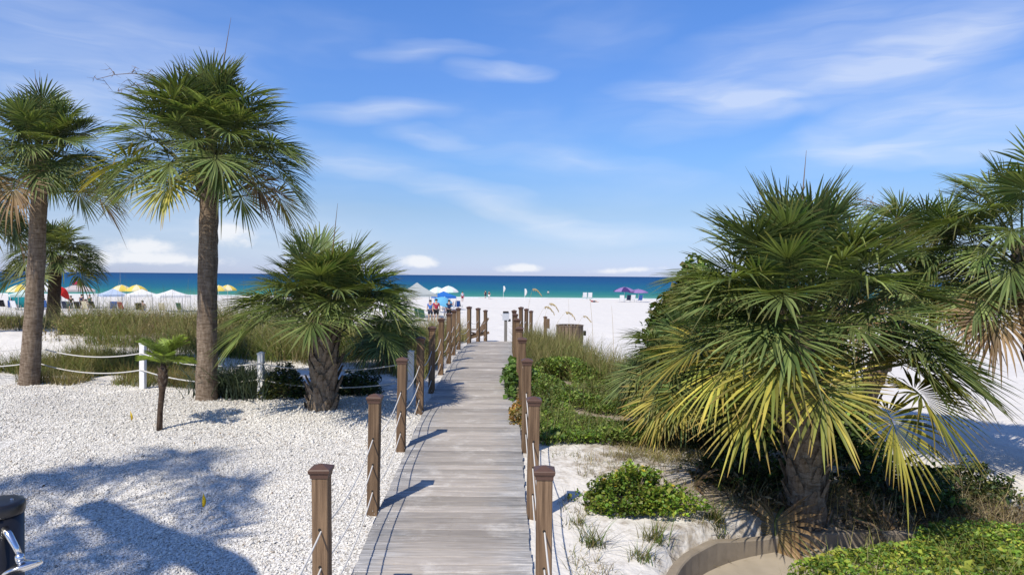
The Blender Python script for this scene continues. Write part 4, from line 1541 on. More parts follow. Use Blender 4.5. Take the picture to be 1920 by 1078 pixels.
# bright ground cover in the near right corner
C1 = [(2.0, 5.2), (2.4, 5.95), (3.0, 6.4), (3.7, 6.62), (4.6, 6.75), (5.6, 6.6), (7.2, 6.1), (7.2, 4.8), (5.0, 3.9), (2.2, 4.2)]
p = clumpy(sample_poly(C1, 34000), 1.0, -.42)
hh = .10 + .22 * sst(-.4, .4, fbm(p[:, 0] + 2, p[:, 1] + 8, 1.1, 3))
lv = leaves(np.concatenate([p, (T(p[:, 0], p[:, 1]) + .03 + hh * np.sqrt(rng.random(len(p))))[:, None]], 1), .045, BRIGHT + LUSH[:1] + [(.32, .32, .05), (.28, .33, .05)], .5, 1.7)
p2 = sample_poly(C1, 4500)
C2 = [(4.0, 6.75), (4.4, 7.5), (5.0, 7.75), (6.4, 7.4), (7.6, 6.6), (7.2, 5.9), (5.6, 6.4)]
p3 = clumpy(sample_poly(C2, 11000), 1.0, -.3)
lv2 = leaves(np.concatenate([p3, (np.maximum(T(p3[:, 0], p3[:, 1]), -.40) + .02 + .22 * np.sqrt(rng.random(len(p3))))[:, None]], 1), .045, BRIGHT + LUSH[:2] + [(.30, .30, .05)], .5, 1.7)
stuff('corner_ground_cover', [lv, lv2, blades(p2, .26, .004, BRIGHT + OLIVE, .4, .35, 3, .5, (.22, .19, .06))], 'herb', 'bright yellow green ground cover in the near right corner', 'ground cover')
# sprigs on the sand at right
p = clumpy(sample_poly([(.5, 5.2), (1.2, 5.2), (1.9, 6.8), (3.2, 7.8), (2.8, 9.4), (.5, 9.2)], 6500), 1.5, -.08)
p2 = clumpy(sample_poly([(4.0, 7.9), (7.5, 7.6), (8.5, 9.3), (6.5, 10.5), (4.6, 9.5)], 3000), 1.2, -.1)
stuff('sand_sprigs', [blades(p, .09, .0035, STRAW + OLIVE + [(.22, .18, .14)], .9, .5, 2, .6), blades(p2, .2, .004, OLIVE + DARKG + STRAW, .6, .4, 3, .6)], 'grass', 'dry sprigs and litter scattered on the sand right of the boardwalk', 'grass')


# single sea oats with nodding heads by the far posts
def sea_oat(px, py, h, lean, lab, head=True, depth=None):
    b = gp(px, py) if depth is None else Vector((at(px, py, depth).x, depth, Tz(at(px, py, depth).x, depth)))
    root = thing('sea_oat', lab, 'grass', b, 0, 'tall sea oats near the beach')
    bm = MB()
    pts = []
    for i in range(9):
        t = i / 8
        pts.append(Vector((lean * t ** 2.2 * h, 0, h * (t - .10 * abs(lean) * t ** 3))))
    bm.tube(pts, [.008 * (1 - .6 * i / 8) for i in range(9)], 4)
    bm.build('stalk', M['oat'], root)
    if head:
        hm = MB()
        s = 1 if lean >= 0 else -1
        for k in range(26):
            t = k / 25
            p = pts[-1] + Vector((s * .30 * t, random.uniform(-.03, .03), .03 * math.sin(t * 3) - .22 * t * t))
            e = p + Vector((s * random.uniform(.0, .07), random.uniform(-.05, .05), -random.uniform(.05, .12)))
            hm.tube([p, (p + e) / 2, e], [.004, .016, .002], 4)
        hm.build('seed_head', M['oat'], root)


for (px, py, h, ln, lab, hd, dp) in [
        (1000, 640, 1.35, .28, 'sea oat with a bent seed head just right of the far posts', True, 23.0), (1015, 640, 1.5, .18, 'slim sea oat stalk rising beside the far rope posts', True, 24.0),
        (1032, 645, 1.25, .38, 'pale sea oat with the brightest drooping head', True, 22.0), (985, 640, 2.0, .12, 'tallest sea oat crossing the sea behind the posts', True, 24.5),
        (1075, 640, 1.3, .3, 'sea oat nodding above the slatted bin enclosure', True, 28.0), (1067, 640, 1.9, -.02, 'straight bare stalk rising behind the bin enclosure', False, 27.0),
        (1112, 690, 1.75, -.06, 'bare stalk standing in the sand right of the bin enclosure', False, 18.0), (1150, 690, 1.6, -.04, 'bare stalk standing in the sand near the palm thicket', False, 18.5)]:
    sea_oat(px, py, h, ln, lab, hd, dp)


# ------------------------------------------------------------------ small things near the camera
def shower_post():
    p = at(-8, 940, 3.15)
    t = thing('outdoor_shower', 'black shower post with a chrome foot shower at the lower left edge', 'shower', (p.x, p.y, Tz(p.x, p.y)))
    h = p.z - t.location.z
    b = MB()
    b.lathe([(.108, -.1), (.108, h - .05)], 28)
    b.build('column', M['black'], t, True)
    c = MB()
    c.lathe([(.112, h - .055), (.114, h - .045), (.114, h - .012), (.108, h - .002), (.085, h), (.03, h + .003)], 28)
    c.build('cap', M['black'], t, True)
    for (x, y) in ((.02, -.06), (.06, .02)):
        d = MB(); d.lathe([(.008, h), (.008, h + .007), (.004, h + .009)], 8, 0, (x, y, 0)); d.build('screw', M['chrome'], t)
    # arm leaves the side that faces the picture, down and towards the gravel
    a = Vector((.080, -.056, h - .10)); m1 = Vector((.115, -.075, h - .125)); m2 = Vector((.155, -.088, h - .175)); e = Vector((.17, -.09, h - .205))
    g = MB(); g.tube([a, m1, m2, e], [.016, .016, .013, .012], 12)
    g.build('shower_arm', M['chrome'], t, True)
    d = Vector((.38, -.25, -.85)); d.normalize()
    q = MB(); q.tube([e, e + d * .012, e + d * .03], [.017, .02, .019], 12); q.build('swivel_joint', M['chrome'], t, True)
    hd = MB()
    c0 = e + d * .03
    hd.tube([c0, c0 + d * .012, c0 + d * .028, c0 + d * .036, c0 + d * .040], [.02, .040, .074, .080, .074], 24)
    hd.build('shower_head', M['chrome'], t, True)


shower_post()


def marker_flag(px, py, h, lab, lean):
    b = gp(px, py)
    t = thing('marker_flag', lab, 'flag', b, random.uniform(-.5, .5), 'yellow marker flags in the gravel')
    w = MB(); w.tube([(0, 0, -.04), (lean * .5, 0, h * .5), (lean, 0, h)], .0022, 5); w.build('wire', M['dark'], t)
    f = MB()
    n = 7
    for i in range(n):
        q = i / (n - 1)
        wd = .030 * math.sin(math.pi * (.12 + .82 * q)) + .002
        x = lean * (h * .55 + q * h * .55) / h
        z = h * .52 + q * .125
        f.v += [(x - wd * .2, .004, z), (x + wd * .35, -.004 - .01 * math.sin(q * 5), z - .012), (x + wd, .006 * math.sin(q * 6), z - .02)]
    for i in range(n - 1):
        for k in (0, 1):
            f.f.append((i * 3 + k, i * 3 + k + 1, i * 3 + 4 + k, i * 3 + 3 + k))
    o = f.build('flag_sheet', M['yellow'], t, True)
    so = o.modifiers.new('thick', 'SOLIDIFY'); so.thickness = .001


marker_flag(377, 962, .15, 'yellow marker flag standing on the palm shadow in the gravel', .02)
marker_flag(247, 792, .10, 'small yellow marker flag in the gravel left of the young date palm', -.02)


# ------------------------------------------------------------------ furniture at the end of the boardwalk
def bin_enclosure():
    b = at(1068, 640, 29.5)
    z = Tz(b.x, b.y)
    t = thing('bin_enclosure', 'round brown slatted bin enclosure on the sand right of the boardwalk', 'bin', (b.x, b.y, z), .1)
    r, h, n = .56, .80, 22
    s = MB()
    s.box((0, 0, h / 2), (.022, .135, h))
    me = s.mesh('slat', M['binwood'])
    for k in range(n):
        a = 2 * math.pi * k / n
        o = obj('slat', me, t, (r * math.cos(a), r * math.sin(a), .03 + random.uniform(-.008, .008)))
        o.rotation_euler = (0, 0, a)
    l = MB(); l.lathe([(r - .05, 0), (r - .045, h - .03)], 22); l.build('liner', M['dark'], t)
    rim = MB()
    ring = [(r - .09, h + .02), (r + .03, h + .02), (r + .03, h + .055), (r - .09, h + .055), (r - .09, h + .02)]
    nn = 28
    for (q, zz) in ring:
        for k in range(nn):
            a = 2 * math.pi * k / nn
            rim.v.append((q * math.cos(a), q * math.sin(a), zz))
    for i in range(4):
        for k in range(nn):
            k2 = (k + 1) % nn
            rim.f.append((i * nn + k, i * nn + k2, (i + 1) * nn + k2, (i + 1) * nn + k))
    rim.build('rim', M['binwood'], t)
    hb = MB(); hb.box((r + .1, .05, h * .62), (.1, .12, .2)); hb.build('side_box', M['dark'], t, bevel=.01)


bin_enclosure()


def station_post(px, depth, h, lab, kind):
    p = at(px, 640, depth)
    t = thing('station_post', lab, 'post', (p.x, p.y, Tz(p.x, p.y) - .02))
    m = M['greywood'] if kind == 'tray' else M['post']
    b = MB(); b.box((0, 0, h / 2 - .1), (.115, .115, h + .2)); b.build('shaft', m, t, bevel=.006)
    if kind == 'tray':
        q = MB(); q.box((.0, -.075, h - .15), (.26, .03, .29)); q.build('notice_sheet', cloth('grey_notice', (.50, .52, .55), 0), t, bevel=.004)
        w = MB(); w.box((0, -.02, h + .02), (.22, .2, .05)); w.build('lid', M['dark'], t, bevel=.01)
        k = MB(); k.box((.14, 0, h - .3), (.1, .12, .09)); k.build('dispenser', M['dark'], t, bevel=.01)
        a = MB(); a.tube([(-.05, -.05, h - .25), (-.2, -.1, h - .05)], .008, 6); a.build('arm', M['pole'], t)
    else:
        c = MB(); c.lathe([(.085, h), (.11, h + .03), (.11, h + .05), (.02, h + .08)], 4, math.pi / 4); c.build('cap', M['cap'], t)
        k = MB(); k.box((.115, 0, h - .2), (.1, .15, .36)); k.build('box', m, t, bevel=.008)


M['greywood'] = mat_wood('grey_post', (0.15, 0.14, 0.125), (0.30, 0.28, 0.25), 'Z')
station_post(948, 26.8, 1.18, 'grey post with a white notice and dispenser at the end of the boardwalk', 'tray')
station_post(1022, 26.2, 1.05, 'brown post with a small box beside the far sea oats', 'box')


def wooden_chair(px, depth):
    p = at(px, 640, depth)
    t = thing('wooden_chair', 'weathered wooden beach chair behind the far left rope posts', 'chair', (p.x, p.y, Tz(p.x, p.y)), R(-70))
    for k in range(5):
        b = MB(); b.box((0, 0, 0), (.09, .02, .78), Matrix.Rotation(R(-28), 3, 'X'))
        o = b.build('back_slat', M['post'], t); o.location = (-.2 + .1 * k, .32, .62)
    for k in range(5):
        b = MB(); b.box((0, 0, 0), (.52, .09, .02), Matrix.Rotation(R(14), 3, 'X'))
        o = b.build('seat_slat', M['post'], t); o.location = (0, .16 - .105 * k, .30 + .026 * -k + .05 * k)
    for s in (-1, 1):
        b = MB(); b.box((s * .27, -.3, .22), (.03, .09, .5)); b.build('leg', M['post'], t)
        b = MB(); b.box((0, 0, 0), (.03, .95, .1), Matrix.Rotation(R(14), 3, 'X')); o = b.build('side_rail', M['post'], t); o.location = (s * .24, .05, .27)
        b = MB(); b.box((s * .3, 0, .5), (.11, .68, .022)); b.build('armrest', M['post'], t)


wooden_chair(891, 28.0)


# ------------------------------------------------------------------ the beach: umbrellas, tents, chairs, people
def umbrella(px, ypx_top, depth, width, cols, lab, tilt=0.0, tdir=0.0, h=None, group='beach umbrellas', name='beach_umbrella', rise=.26):
    top = at(px, ypx_top, depth)
    z = Tz(top.x, depth)
    hh = top.z - z
    t = thing(name, lab, 'umbrella', (top.x, depth, z), random.uniform(0, 1), group)
    r = width / 2
    b = MB(); b.tube([(0, 0, -.2), (0, 0, hh + .05)], .022, 8); b.build('pole', M['white'], t)
    rot = Matrix.Rotation(tilt, 3, Vector((math.cos(tdir), math.sin(tdir), 0)))
    n = 8
    for k in range(n):
        m = MB()
        a0, a1 = 2 * math.pi * k / n, 2 * math.pi * (k + 1) / n
        rows = []
        for i in range(6):
            q = i / 5
            row = []
            for j in range(4):
                a = a0 + (a1 - a0) * j / 3
                sc = 1 - .045 * math.sin(math.pi * j / 3) * q
                zz = -rise * r * 2 * (.25 * q + .75 * q * q) - .02 * math.sin(math.pi * j / 3) * q
                row.append(rot @ Vector((r * q * sc * math.cos(a), r * q * sc * math.sin(a), zz)) + Vector((0, 0, hh)))
            rows.append(row)
        for row in rows:
            m.v += [tuple(v) for v in row]
        for i in range(5):
            for j in range(3):
                m.f.append((i * 4 + j, i * 4 + j + 1, i * 4 + 5 + j, i * 4 + 4 + j))
        # valance
        base = len(m.v)
        m.v += [(v.x, v.y, v.z - .12) for v in rows[-1]]
        for j in range(3):
            m.f.append((20 + j, 20 + j + 1, base + j + 1, base + j))
        m.build('canopy_panel', cols[k % len(cols)], t, True)
    return t


def canopy_tent(px, ypx_top, depth, width, mat, lab, h_leg=2.0, peak=.85, vent=None, rz=.6, low=False):
    top = at(px, ypx_top, depth)
    z = Tz(top.x, depth)
    hh = top.z - z
    t = thing('canopy_tent', lab, 'tent', (top.x, depth, z), rz, 'canopy tents on the beach')
    w = width / 2
    eave = hh - peak
    m = MB()
    n = 6
    ring = []
    for s in range(4):
        c0 = [(-w, -w), (w, -w), (w, w), (-w, w)][s]; c1 = [(w, -w), (w, w), (-w, w), (-w, -w)][s]
        for k in range(n):
            u = k / n
            ring.append((c0[0] + (c1[0] - c0[0]) * u, c0[1] + (c1[1] - c0[1]) * u))
    lev = [0, .3, .65, 1.0]
    for q in lev:
        zz = eave + peak * (1 - q) ** 1.25
        for (x, y) in ring:
            m.v.append((x * max(q, .02), y * max(q, .02), zz))
    m.v += [(x, y, eave - .22) for (x, y) in ring]
    L = len(ring)
    for i in range(len(lev)):
        for k in range(L):
            k2 = (k + 1) % L
            m.f.append((i * L + k, i * L + k2, (i + 1) * L + k2, (i + 1) * L + k))
    m.build('roof', mat, t)
    if vent is not None:
        v = MB()
        v.lathe([(.75, hh - .18), (.4, hh + .05), (.03, hh + .2)], 4, math.pi / 4)
        v.build('vent_cap', vent, t)
    for sx in (-1, 1):
        for sy in (-1, 1):
            b = MB(); b.tube([(sx * w * .98, sy * w * .98, -.1), (sx * w * .98, sy * w * .98, eave)], .03, 6); b.build('leg', M['pole'], t)
    return t


def chair_parts(mat):
    out = {}
    s = MB(); s.box((0, -.02, .28), (.5, .46, .025), Matrix.Rotation(R(8), 3, 'X')); out['seat'] = s.mesh('seat', mat)
    s = MB(); s.box((0, .3, .58), (.5, .025, .66), Matrix.Rotation(R(-20), 3, 'X')); out['backrest'] = s.mesh('backrest', mat)
    for q, sx in enumerate((-1, 1)):
        f = MB()
        x = sx * .27
        f.tube([(x, -.26, 0), (x, -.22, .45), (x, .22, .46)], .014, 6)
        f.tube([(x, .3, 0), (x, -.2, .28)], .014, 6)
        f.tube([(x, .02, .25), (x, .2, .28), (x, .43, .9)], .014, 6)
        out['frame%d' % q] = f.mesh('frame', M['pole'])
    return out


_chairs = {}


def beach_chair(p, rz, mat, lab, scale=1.0):
    if mat.name not in _chairs:
        _chairs[mat.name] = chair_parts(mat)
    d = _chairs[mat.name]
    t = thing('beach_chair', lab, 'chair', p, rz, 'beach chairs')
    t.scale = (scale,) * 3
    obj('seat', d['seat'], t); obj('backrest', d['backrest'], t); obj('frame', d['frame0'], t); obj('frame', d['frame1'], t)
    return t


def skin_mesh(name, joints, edges, mat, sub=1):
    """one continuous surface grown around a joint skeleton; joints: {name: (x, y, z, r)}"""
    ks = list(joints)
    me = bpy.data.meshes.new(name)
    me.from_pydata([joints[k][:3] for k in ks], [(ks.index(a), ks.index(b)) for a, b in edges], [])
    o = bpy.data.objects.new(name, me)
    COL.objects.link(o)
    o.modifiers.new('skin', 'SKIN').use_smooth_shade = True
    if not me.skin_vertices:
        bm = bmesh.new(); bm.from_mesh(me); bm.verts.layers.skin.verify(); bm.to_mesh(me); bm.free()
    for i, k in enumerate(ks):
        r = joints[k][3]
        me.skin_vertices[0].data[i].radius = (r, r) if not hasattr(r, '__len__') else r
        me.skin_vertices[0].data[i].use_root = i == 0
    o.modifiers.new('sub', 'SUBSURF').levels = sub
    o.modifiers['sub'].render_levels = sub
    dg = bpy.context.evaluated_depsgraph_get()
    out = bpy.data.meshes.new_from_object(o.evaluated_get(dg))
    out.name = name
    out.materials.clear(); out.materials.append(mat)
    bpy.data.objects.remove(o)
    return out


def person(p, rz, lab, top, bottom, height=1.7, pose='stand', hair=True, arm_up=False, dress=False):
    t = thing('person', lab, 'person', p, rz, 'people on the beach')
    s = height / 1.7
    if pose == 'stand':
        J = {'pelvis': (0, 0, .92, .135), 'waist': (0, 0, 1.08, .12), 'chest': (0, 0, 1.28, .15), 'neck': (0, .0, 1.46, .06), 'head': (0, -.02, 1.60, .10), 'crown': (0, -.01, 1.67, .07),
             'hl': (-.10, 0, .86, .095), 'kl': (-.11, -.03, .48, .062), 'al': (-.12, .02, .09, .042), 'tl': (-.13, -.14, .03, .035), 'hr': (.10, 0, .86, .095), 'kr': (.12, .04, .48, .062), 'ar': (.13, .12, .10, .042), 'tr': (.14, -.02, .03, .035),
             'sl': (-.19, 0, 1.38, .062), 'el': (-.26, .03, 1.12, .046), 'wl': (-.27, -.05, .88, .034), 'fl': (-.27, -.07, .78, .028), 'sr': (.19, 0, 1.38, .062), 'er': (.26, .03, 1.12, .046), 'wr': (.27, -.05, .88, .034), 'fr': (.27, -.07, .78, .028)}
        if arm_up:
            J['er'] = (.32, -.1, 1.30, .046); J['wr'] = (.34, -.14, 1.52, .034); J['fr'] = (.34, -.15, 1.62, .028)
    elif pose == 'sit':
        J = {'pelvis': (0, .05, .40, .135), 'waist': (0, .12, .55, .12), 'chest': (0, .2, .74, .15), 'neck': (0, .24, .92, .06), 'head': (0, .22, 1.06, .10), 'crown': (0, .23, 1.13, .07),
             'hl': (-.10, -.02, .39, .095), 'kl': (-.12, -.42, .47, .062), 'al': (-.13, -.52, .08, .042), 'tl': (-.13, -.66, .05, .035), 'hr': (.10, -.02, .39, .095), 'kr': (.12, -.42, .46, .062), 'ar': (.13, -.56, .08, .042), 'tr': (.13, -.70, .05, .035),
             'sl': (-.19, .2, .84, .062), 'el': (-.27, .05, .62, .046), 'wl': (-.26, -.18, .54, .034), 'fl': (-.25, -.27, .53, .028), 'sr': (.19, .2, .84, .062), 'er': (.27, .05, .62, .046), 'wr': (.26, -.18, .54, .034), 'fr': (.25, -.27, .53, .028)}
    else:   # lying on the sand, propped
        J = {'pelvis': (0, 0, .13, .13), 'waist': (0, .16, .16, .115), 'chest': (0, .36, .22, .14), 'neck': (0, .52, .32, .06), 'head': (0, .62, .40, .10), 'crown': (0, .66, .46, .07),
             'hl': (-.10, -.06, .12, .09), 'kl': (-.13, -.42, .30, .06), 'al': (-.13, -.70, .06, .042), 'tl': (-.13, -.82, .08, .035), 'hr': (.10, -.06, .12, .09), 'kr': (.12, -.46, .10, .06), 'ar': (.13, -.86, .06, .042), 'tr': (.13, -.93, .14, .035),
             'sl': (-.19, .42, .26, .06), 'el': (-.3, .4, .05, .046), 'wl': (-.3, .16, .04, .034), 'fl': (-.3, .07, .04, .028), 'sr': (.19, .42, .26, .06), 'er': (.3, .4, .05, .046), 'wr': (.3, .16, .04, .034), 'fr': (.3, .07, .04, .028)}
    E = [('pelvis', 'waist'), ('waist', 'chest'), ('chest', 'neck'), ('neck', 'head'), ('head', 'crown'), ('pelvis', 'hl'), ('hl', 'kl'), ('kl', 'al'), ('al', 'tl'), ('pelvis', 'hr'), ('hr', 'kr'), ('kr', 'ar'), ('ar', 'tr'),
         ('chest', 'sl'), ('sl', 'el'), ('el', 'wl'), ('wl', 'fl'), ('chest', 'sr'), ('sr', 'er'), ('er', 'wr'), ('wr', 'fr')]
    sc = lambda d: {k: (v[0] * s, v[1] * s, v[2] * s, v[3] * s) for k, v in d.items()}
    obj('body', skin_mesh('body', sc(J), E, M['skin']), t)
    grow = lambda ks, g: sc({k: (*J[k][:3], J[k][3] + g) for k in ks})
    mid = lambda a, b, f: tuple(x + (y - x) * f for x, y in zip(J[a], J[b]))
    JJ = dict(J)
    J['ul'] = mid('sl', 'el', .55); J['ur'] = mid('sr', 'er', .55)
    if top is not None:
        obj('shirt', skin_mesh('shirt', grow(['chest', 'waist', 'pelvis', 'sl', 'ul', 'sr', 'ur'], .02), [('pelvis', 'waist'), ('waist', 'chest'), ('chest', 'sl'), ('sl', 'ul'), ('chest', 'sr'), ('sr', 'ur')], top), t)
    J['ml'] = mid('hl', 'kl', .8); J['mr'] = mid('hr', 'kr', .8)
    if bottom is not None:
        obj('shorts', skin_mesh('shorts', grow(['pelvis', 'hl', 'ml', 'hr', 'mr'], .028), [('pelvis', 'hl'), ('hl', 'ml'), ('pelvis', 'hr'), ('hr', 'mr')], bottom), t)
    if hair:
        hd = Vector(JJ['head'][:3]) * s
        m = MB(); m.lathe([(.085 * s, -.02 * s), (.112 * s, .03 * s), (.105 * s, .085 * s), (.06 * s, .125 * s), (.01, .135 * s)], 12, 0, (hd.x, hd.y + .015 * s, hd.z))
        m.build('hair', M['hair'] if hair is True else hair, t, True)
    return t


YEL = [cloth('yellow_canvas', (.80, .62, .13)), cloth('cream_canvas', (.80, .74, .48))]
WHI = [cloth('white_canvas', (.80, .80, .78))]
TEALW = [cloth('white_canvas', (.80, .80, .78)), cloth('mint_canvas', (.62, .76, .70))]
BLU = [cloth('blue_canvas', (.035, .18, .55))]
LBL = [cloth('sky_canvas', (.16, .46, .68))]
PALE = cloth('pale_blue_canvas', (.50, .60, .74))
GREYT = cloth('grey_green_canvas', (.40, .43, .42), .2)
PINK = cloth('pinkish_canvas', (.56, .49, .47), .2)
REDC = cloth('red_canvas', (.66, .035, .03))
TEAL = cloth('teal_canvas', (.02, .27, .31))
PURP = [cloth('lilac_canvas', (.33, .22, .46)), cloth('purple_canvas', (.07, .045, .17))]
NAVY = cloth('navy_cloth', (.02, .03, .07), 0)
BLACKC = cloth('black_cloth', (.015, .015, .02), 0)
CREAM = cloth('cream_cloth', (.62, .56, .40), 0)
BLUEC = cloth('blue_cloth', (.05, .14, .40), 0)
RED2 = cloth('maroon_cloth', (.30, .03, .06), 0)
WHITEC = cloth('white_cloth', (.76, .76, .76), 0)
LILAC = cloth('pale_lilac_cloth', (.52, .48, .60), 0)
GREENC = cloth('green_cloth', (.04, .10, .07), 0)

# left part of the beach
umbrella(38, 533, 76, 2.7, YEL, 'yellow beach umbrella at the left edge beside the leaning trunk')
umbrella(58, 534, 79, 2.5, YEL, 'yellow beach umbrella half hidden behind the leaning trunk')
umbrella(228, 534, 78, 2.3, YEL, 'yellow umbrella left of the pair above the dune grass')
umbrella(256, 534, 78, 2.3, YEL, 'yellow umbrella right of the pair above the dune grass')
umbrella(410, 535, 80, 2.0, YEL, 'pale yellow umbrella just right of the tallest trunk')
umbrella(427, 534, 81, 2.1, YEL, 'pale yellow umbrella beside the bushy short palm fronds')
canopy_tent(84, 527, 74, 3.0, WHI[0], 'white canopy tent between the two left palm trunks', peak=.9)
canopy_tent(146, 530, 76, 3.1, PINK, 'large pinkish grey canopy tent with a dark red top', peak=.75, vent=RED2)
canopy_tent(212, 541, 72, 2.4, PALE, 'low pale blue shade tent left of the dry stalks', peak=.6, rz=.75)
canopy_tent(266, 542, 70, 2.6, WHI[0], 'low white shade tent behind the dry stalks', peak=.55, rz=.7)
canopy_tent(322, 543, 69, 2.8, WHI[0], 'low white shade tent nearest the tallest trunk', peak=.55, rz=.72)
canopy_tent(44, 543, 71, 2.4, cloth('mint_canvas', (.62, .76, .70)), 'mint coloured shade tent at the left edge', peak=.5, rz=.7)
umbrella(122, 541, 70, 1.9, [REDC], 'red beach umbrella tilted low in front of the pinkish tent', tilt=.75, tdir=1.2)


def windbreak(px, ypx, depth, w, h, mat, lab):
    p = at(px, ypx, depth)
    z = Tz(p.x, depth)
    t = thing('windbreak', lab, 'windbreak', (p.x, depth, z), .1)
    m = MB()
    n = 8
    for i in range(n + 1):
        x = -w / 2 + w * i / n
        y = .05 * math.sin(i * 1.7)
        m.v += [(x, y, .12), (x, y + .03, h * .5), (x, y, h)]
    for i in range(n):
        for k in (0, 1):
            m.f.append((i * 3 + k, i * 3 + 3 + k, i * 3 + 4 + k, i * 3 + 1 + k))
    o = m.build('sheet', mat, t, True)
    so = o.modifiers.new('thick', 'SOLIDIFY'); so.thickness = .004
    for x in (-w / 2, 0, w / 2):
        b = MB(); b.tube([(x, .02, -.2), (x, .02, h + .1)], .02, 6); b.build('pole', M['white'], t)


windbreak(34, 560, 73, 2.0, 1.7, TEAL, 'teal windbreak under the umbrellas at the left edge')
seats = [(8, 72, BLACKC, 'dark beach chair at the very left edge'), (22, 70, BLUEC, 'blue beach chair in front of the teal windbreak'), (30, 69.5, WHITEC, 'white beach chair near the teal windbreak'), (84, 70, BLUEC, 'blue beach chair between the two left trunks'),
         (112, 68, BLACKC, 'dark chair right of the small distant palm trunk'), (126, 68, NAVY, 'navy chair under the tilted red umbrella'), (136, 67.5, GREENC, 'dark green chair right of the red umbrella'), (149, 67, BLACKC, 'tall dark chair under the pinkish tent'),
         (164, 67, CREAM, 'cream chair right of the pinkish tent'), (176, 68, BLACKC, 'low dark chair right of the cream chair'), (213, 68, BLUEC, 'blue chair under the pale blue tent'), (231, 67, RED2, 'maroon chair among the dry stalks'), (262, 67, BLACKC, 'dark chair under the left white shade tent'),
         (305, 67, CREAM, 'cream chair under the right white shade tent'), (340, 68, GREENC, 'green chair right of the white shade tents')]
for (px, dp, mt, lab) in seats:
    q = at(px, 575, dp)
    beach_chair((q.x, dp, Tz(q.x, dp)), random.uniform(2.6, 3.7), mt, lab, 1.1)
for (px, dp, tp, bt, pose, h, lab) in [(24, 70.0, BLUEC, NAVY, 'sit', 1.7, 'person in blue sitting in a chair by the teal windbreak'), (87, 70.0, BLACKC, NAVY, 'sit', 1.7, 'person in black sitting between the two left trunks'),
                                       (133, 67.2, BLACKC, NAVY, 'stand', 1.5, 'person in black standing beside the red umbrella'), (153, 70, NAVY, BLACKC, 'stand', 1.65, 'person in navy standing under the pinkish tent'),
                                       (168, 70, GREENC, BLACKC, 'stand', 1.6, 'person in dark green at the right end of the pinkish tent'), (164, 67.0, CREAM, CREAM, 'sit', 1.7, 'person in cream seated in the cream chair'), (268, 67.0, NAVY, BLUEC, 'sit', 1.7, 'person in navy seated under the left white tent')]:
    q = at(px, 575, dp)
    person((q.x, dp, Tz(q.x, dp)), random.uniform(2.6, 3.7), lab, tp, bt, h, pose)

# centre: tent, umbrellas, walkers
canopy_tent(782, 530, 62, 3.0, GREYT, 'grey green canopy tent above the bushy palm fronds', peak=1.0, rz=.35)
umbrella(820, 538, 82, 2.2, TEALW, 'white umbrella left of the pair beyond the blue tent')
umbrella(841, 536, 80, 2.4, TEALW, 'white umbrella right of the pair beyond the blue tent')
canopy_tent(832, 546, 72, 2.1, BLU[0], 'small blue shade tent below the two white umbrellas', peak=.5, rz=.4)
umbrella(834, 557, 58, 1.7, LBL, 'light blue umbrella held over a walking person', tilt=.35, tdir=.3)
for (px, dp, mt, lab) in [(862, 84, NAVY, 'dark chair right of the two white umbrellas'), (856, 82, BLUEC, 'blue chair beside the dark chair on the beach'), (795, 56, GREENC, 'green chair under the grey green tent'), (786, 57, GREENC, 'green chair half hidden behind the palm fronds')]:
    q = at(px, 560, dp)
    beach_chair((q.x, dp, Tz(q.x, dp)), random.uniform(2.6, 3.7), mt, lab, 1.1)
for (px, dp, tp, bt, pose, h, up, lab) in [(807, 55, BLUEC, NAVY, 'stand', 1.72, False, 'person in blue walking behind the left rope posts'), (818, 54, RED2, BLACKC, 'stand', 1.8, False, 'person in maroon walking behind the left rope posts'),
                                           (842, 57.5, NAVY, BLACKC, 'stand', 1.7, True, 'person in navy raising an arm to the light blue umbrella'), (836, 59, LILAC, LILAC, 'stand', 1.65, False, 'person in pale lilac beside the light blue umbrella'),
                                           (867, 118, LILAC, RED2, 'stand', 1.75, False, 'person standing on the sand right of the white umbrellas'), (910, 152, BLACKC, NAVY, 'stand', 1.8, False, 'left one of two people at the waterline'),
                                           (917, 148, BLACKC, WHITEC, 'stand', 1.7, False, 'right one of two people at the waterline')]:
    q = at(px, 575, dp)
    person((q.x, dp, Tz(q.x, dp)), random.uniform(-.6, .6), lab, tp, bt, h, pose, True, up)
q = at(1028, 548, 205)
person((q.x, 205, -3.55), 0, 'swimmer standing chest deep in the sea', WHITEC, NAVY, 1.75)


def beach_flag(px, ytop, depth, lab, fw=.55, fh=1.3):
    p = at(px, ytop, depth)
    z = Tz(p.x, depth)
    h = p.z - z
    t = thing('beach_flag', lab, 'flag', (p.x, depth, z), 0, 'white beach flags near the water')
    b = MB(); b.tube([(0, 0, -.3), (0, 0, h)], .03, 6); b.build('pole', M['white'], t)
    m = MB()
    n = 6
    for i in range(n + 1):
        q = i / n
        w = fw * math.sin(math.pi * (.15 + .75 * q))
        for k in range(3):
            m.v.append((.03 + w * k / 2, .06 * math.sin(k * 2 + q * 3), h - .05 - fh * q))
    for i in range(n):
        for k in (0, 1):
            m.f.append((i * 3 + k, i * 3 + 1 + k, i * 3 + 4 + k, i * 3 + 3 + k))
    o = m.build('flag_sheet', WHI[0], t, True)
    so = o.modifiers.new('thick', 'SOLIDIFY'); so.thickness = .004


beach_flag(944, 536, 150, 'white feather flag by the water, left of the two', .42, 1.3)
beach_flag(984, 541, 128, 'white feather flag on the sand, right of the two', .42, 1.3)

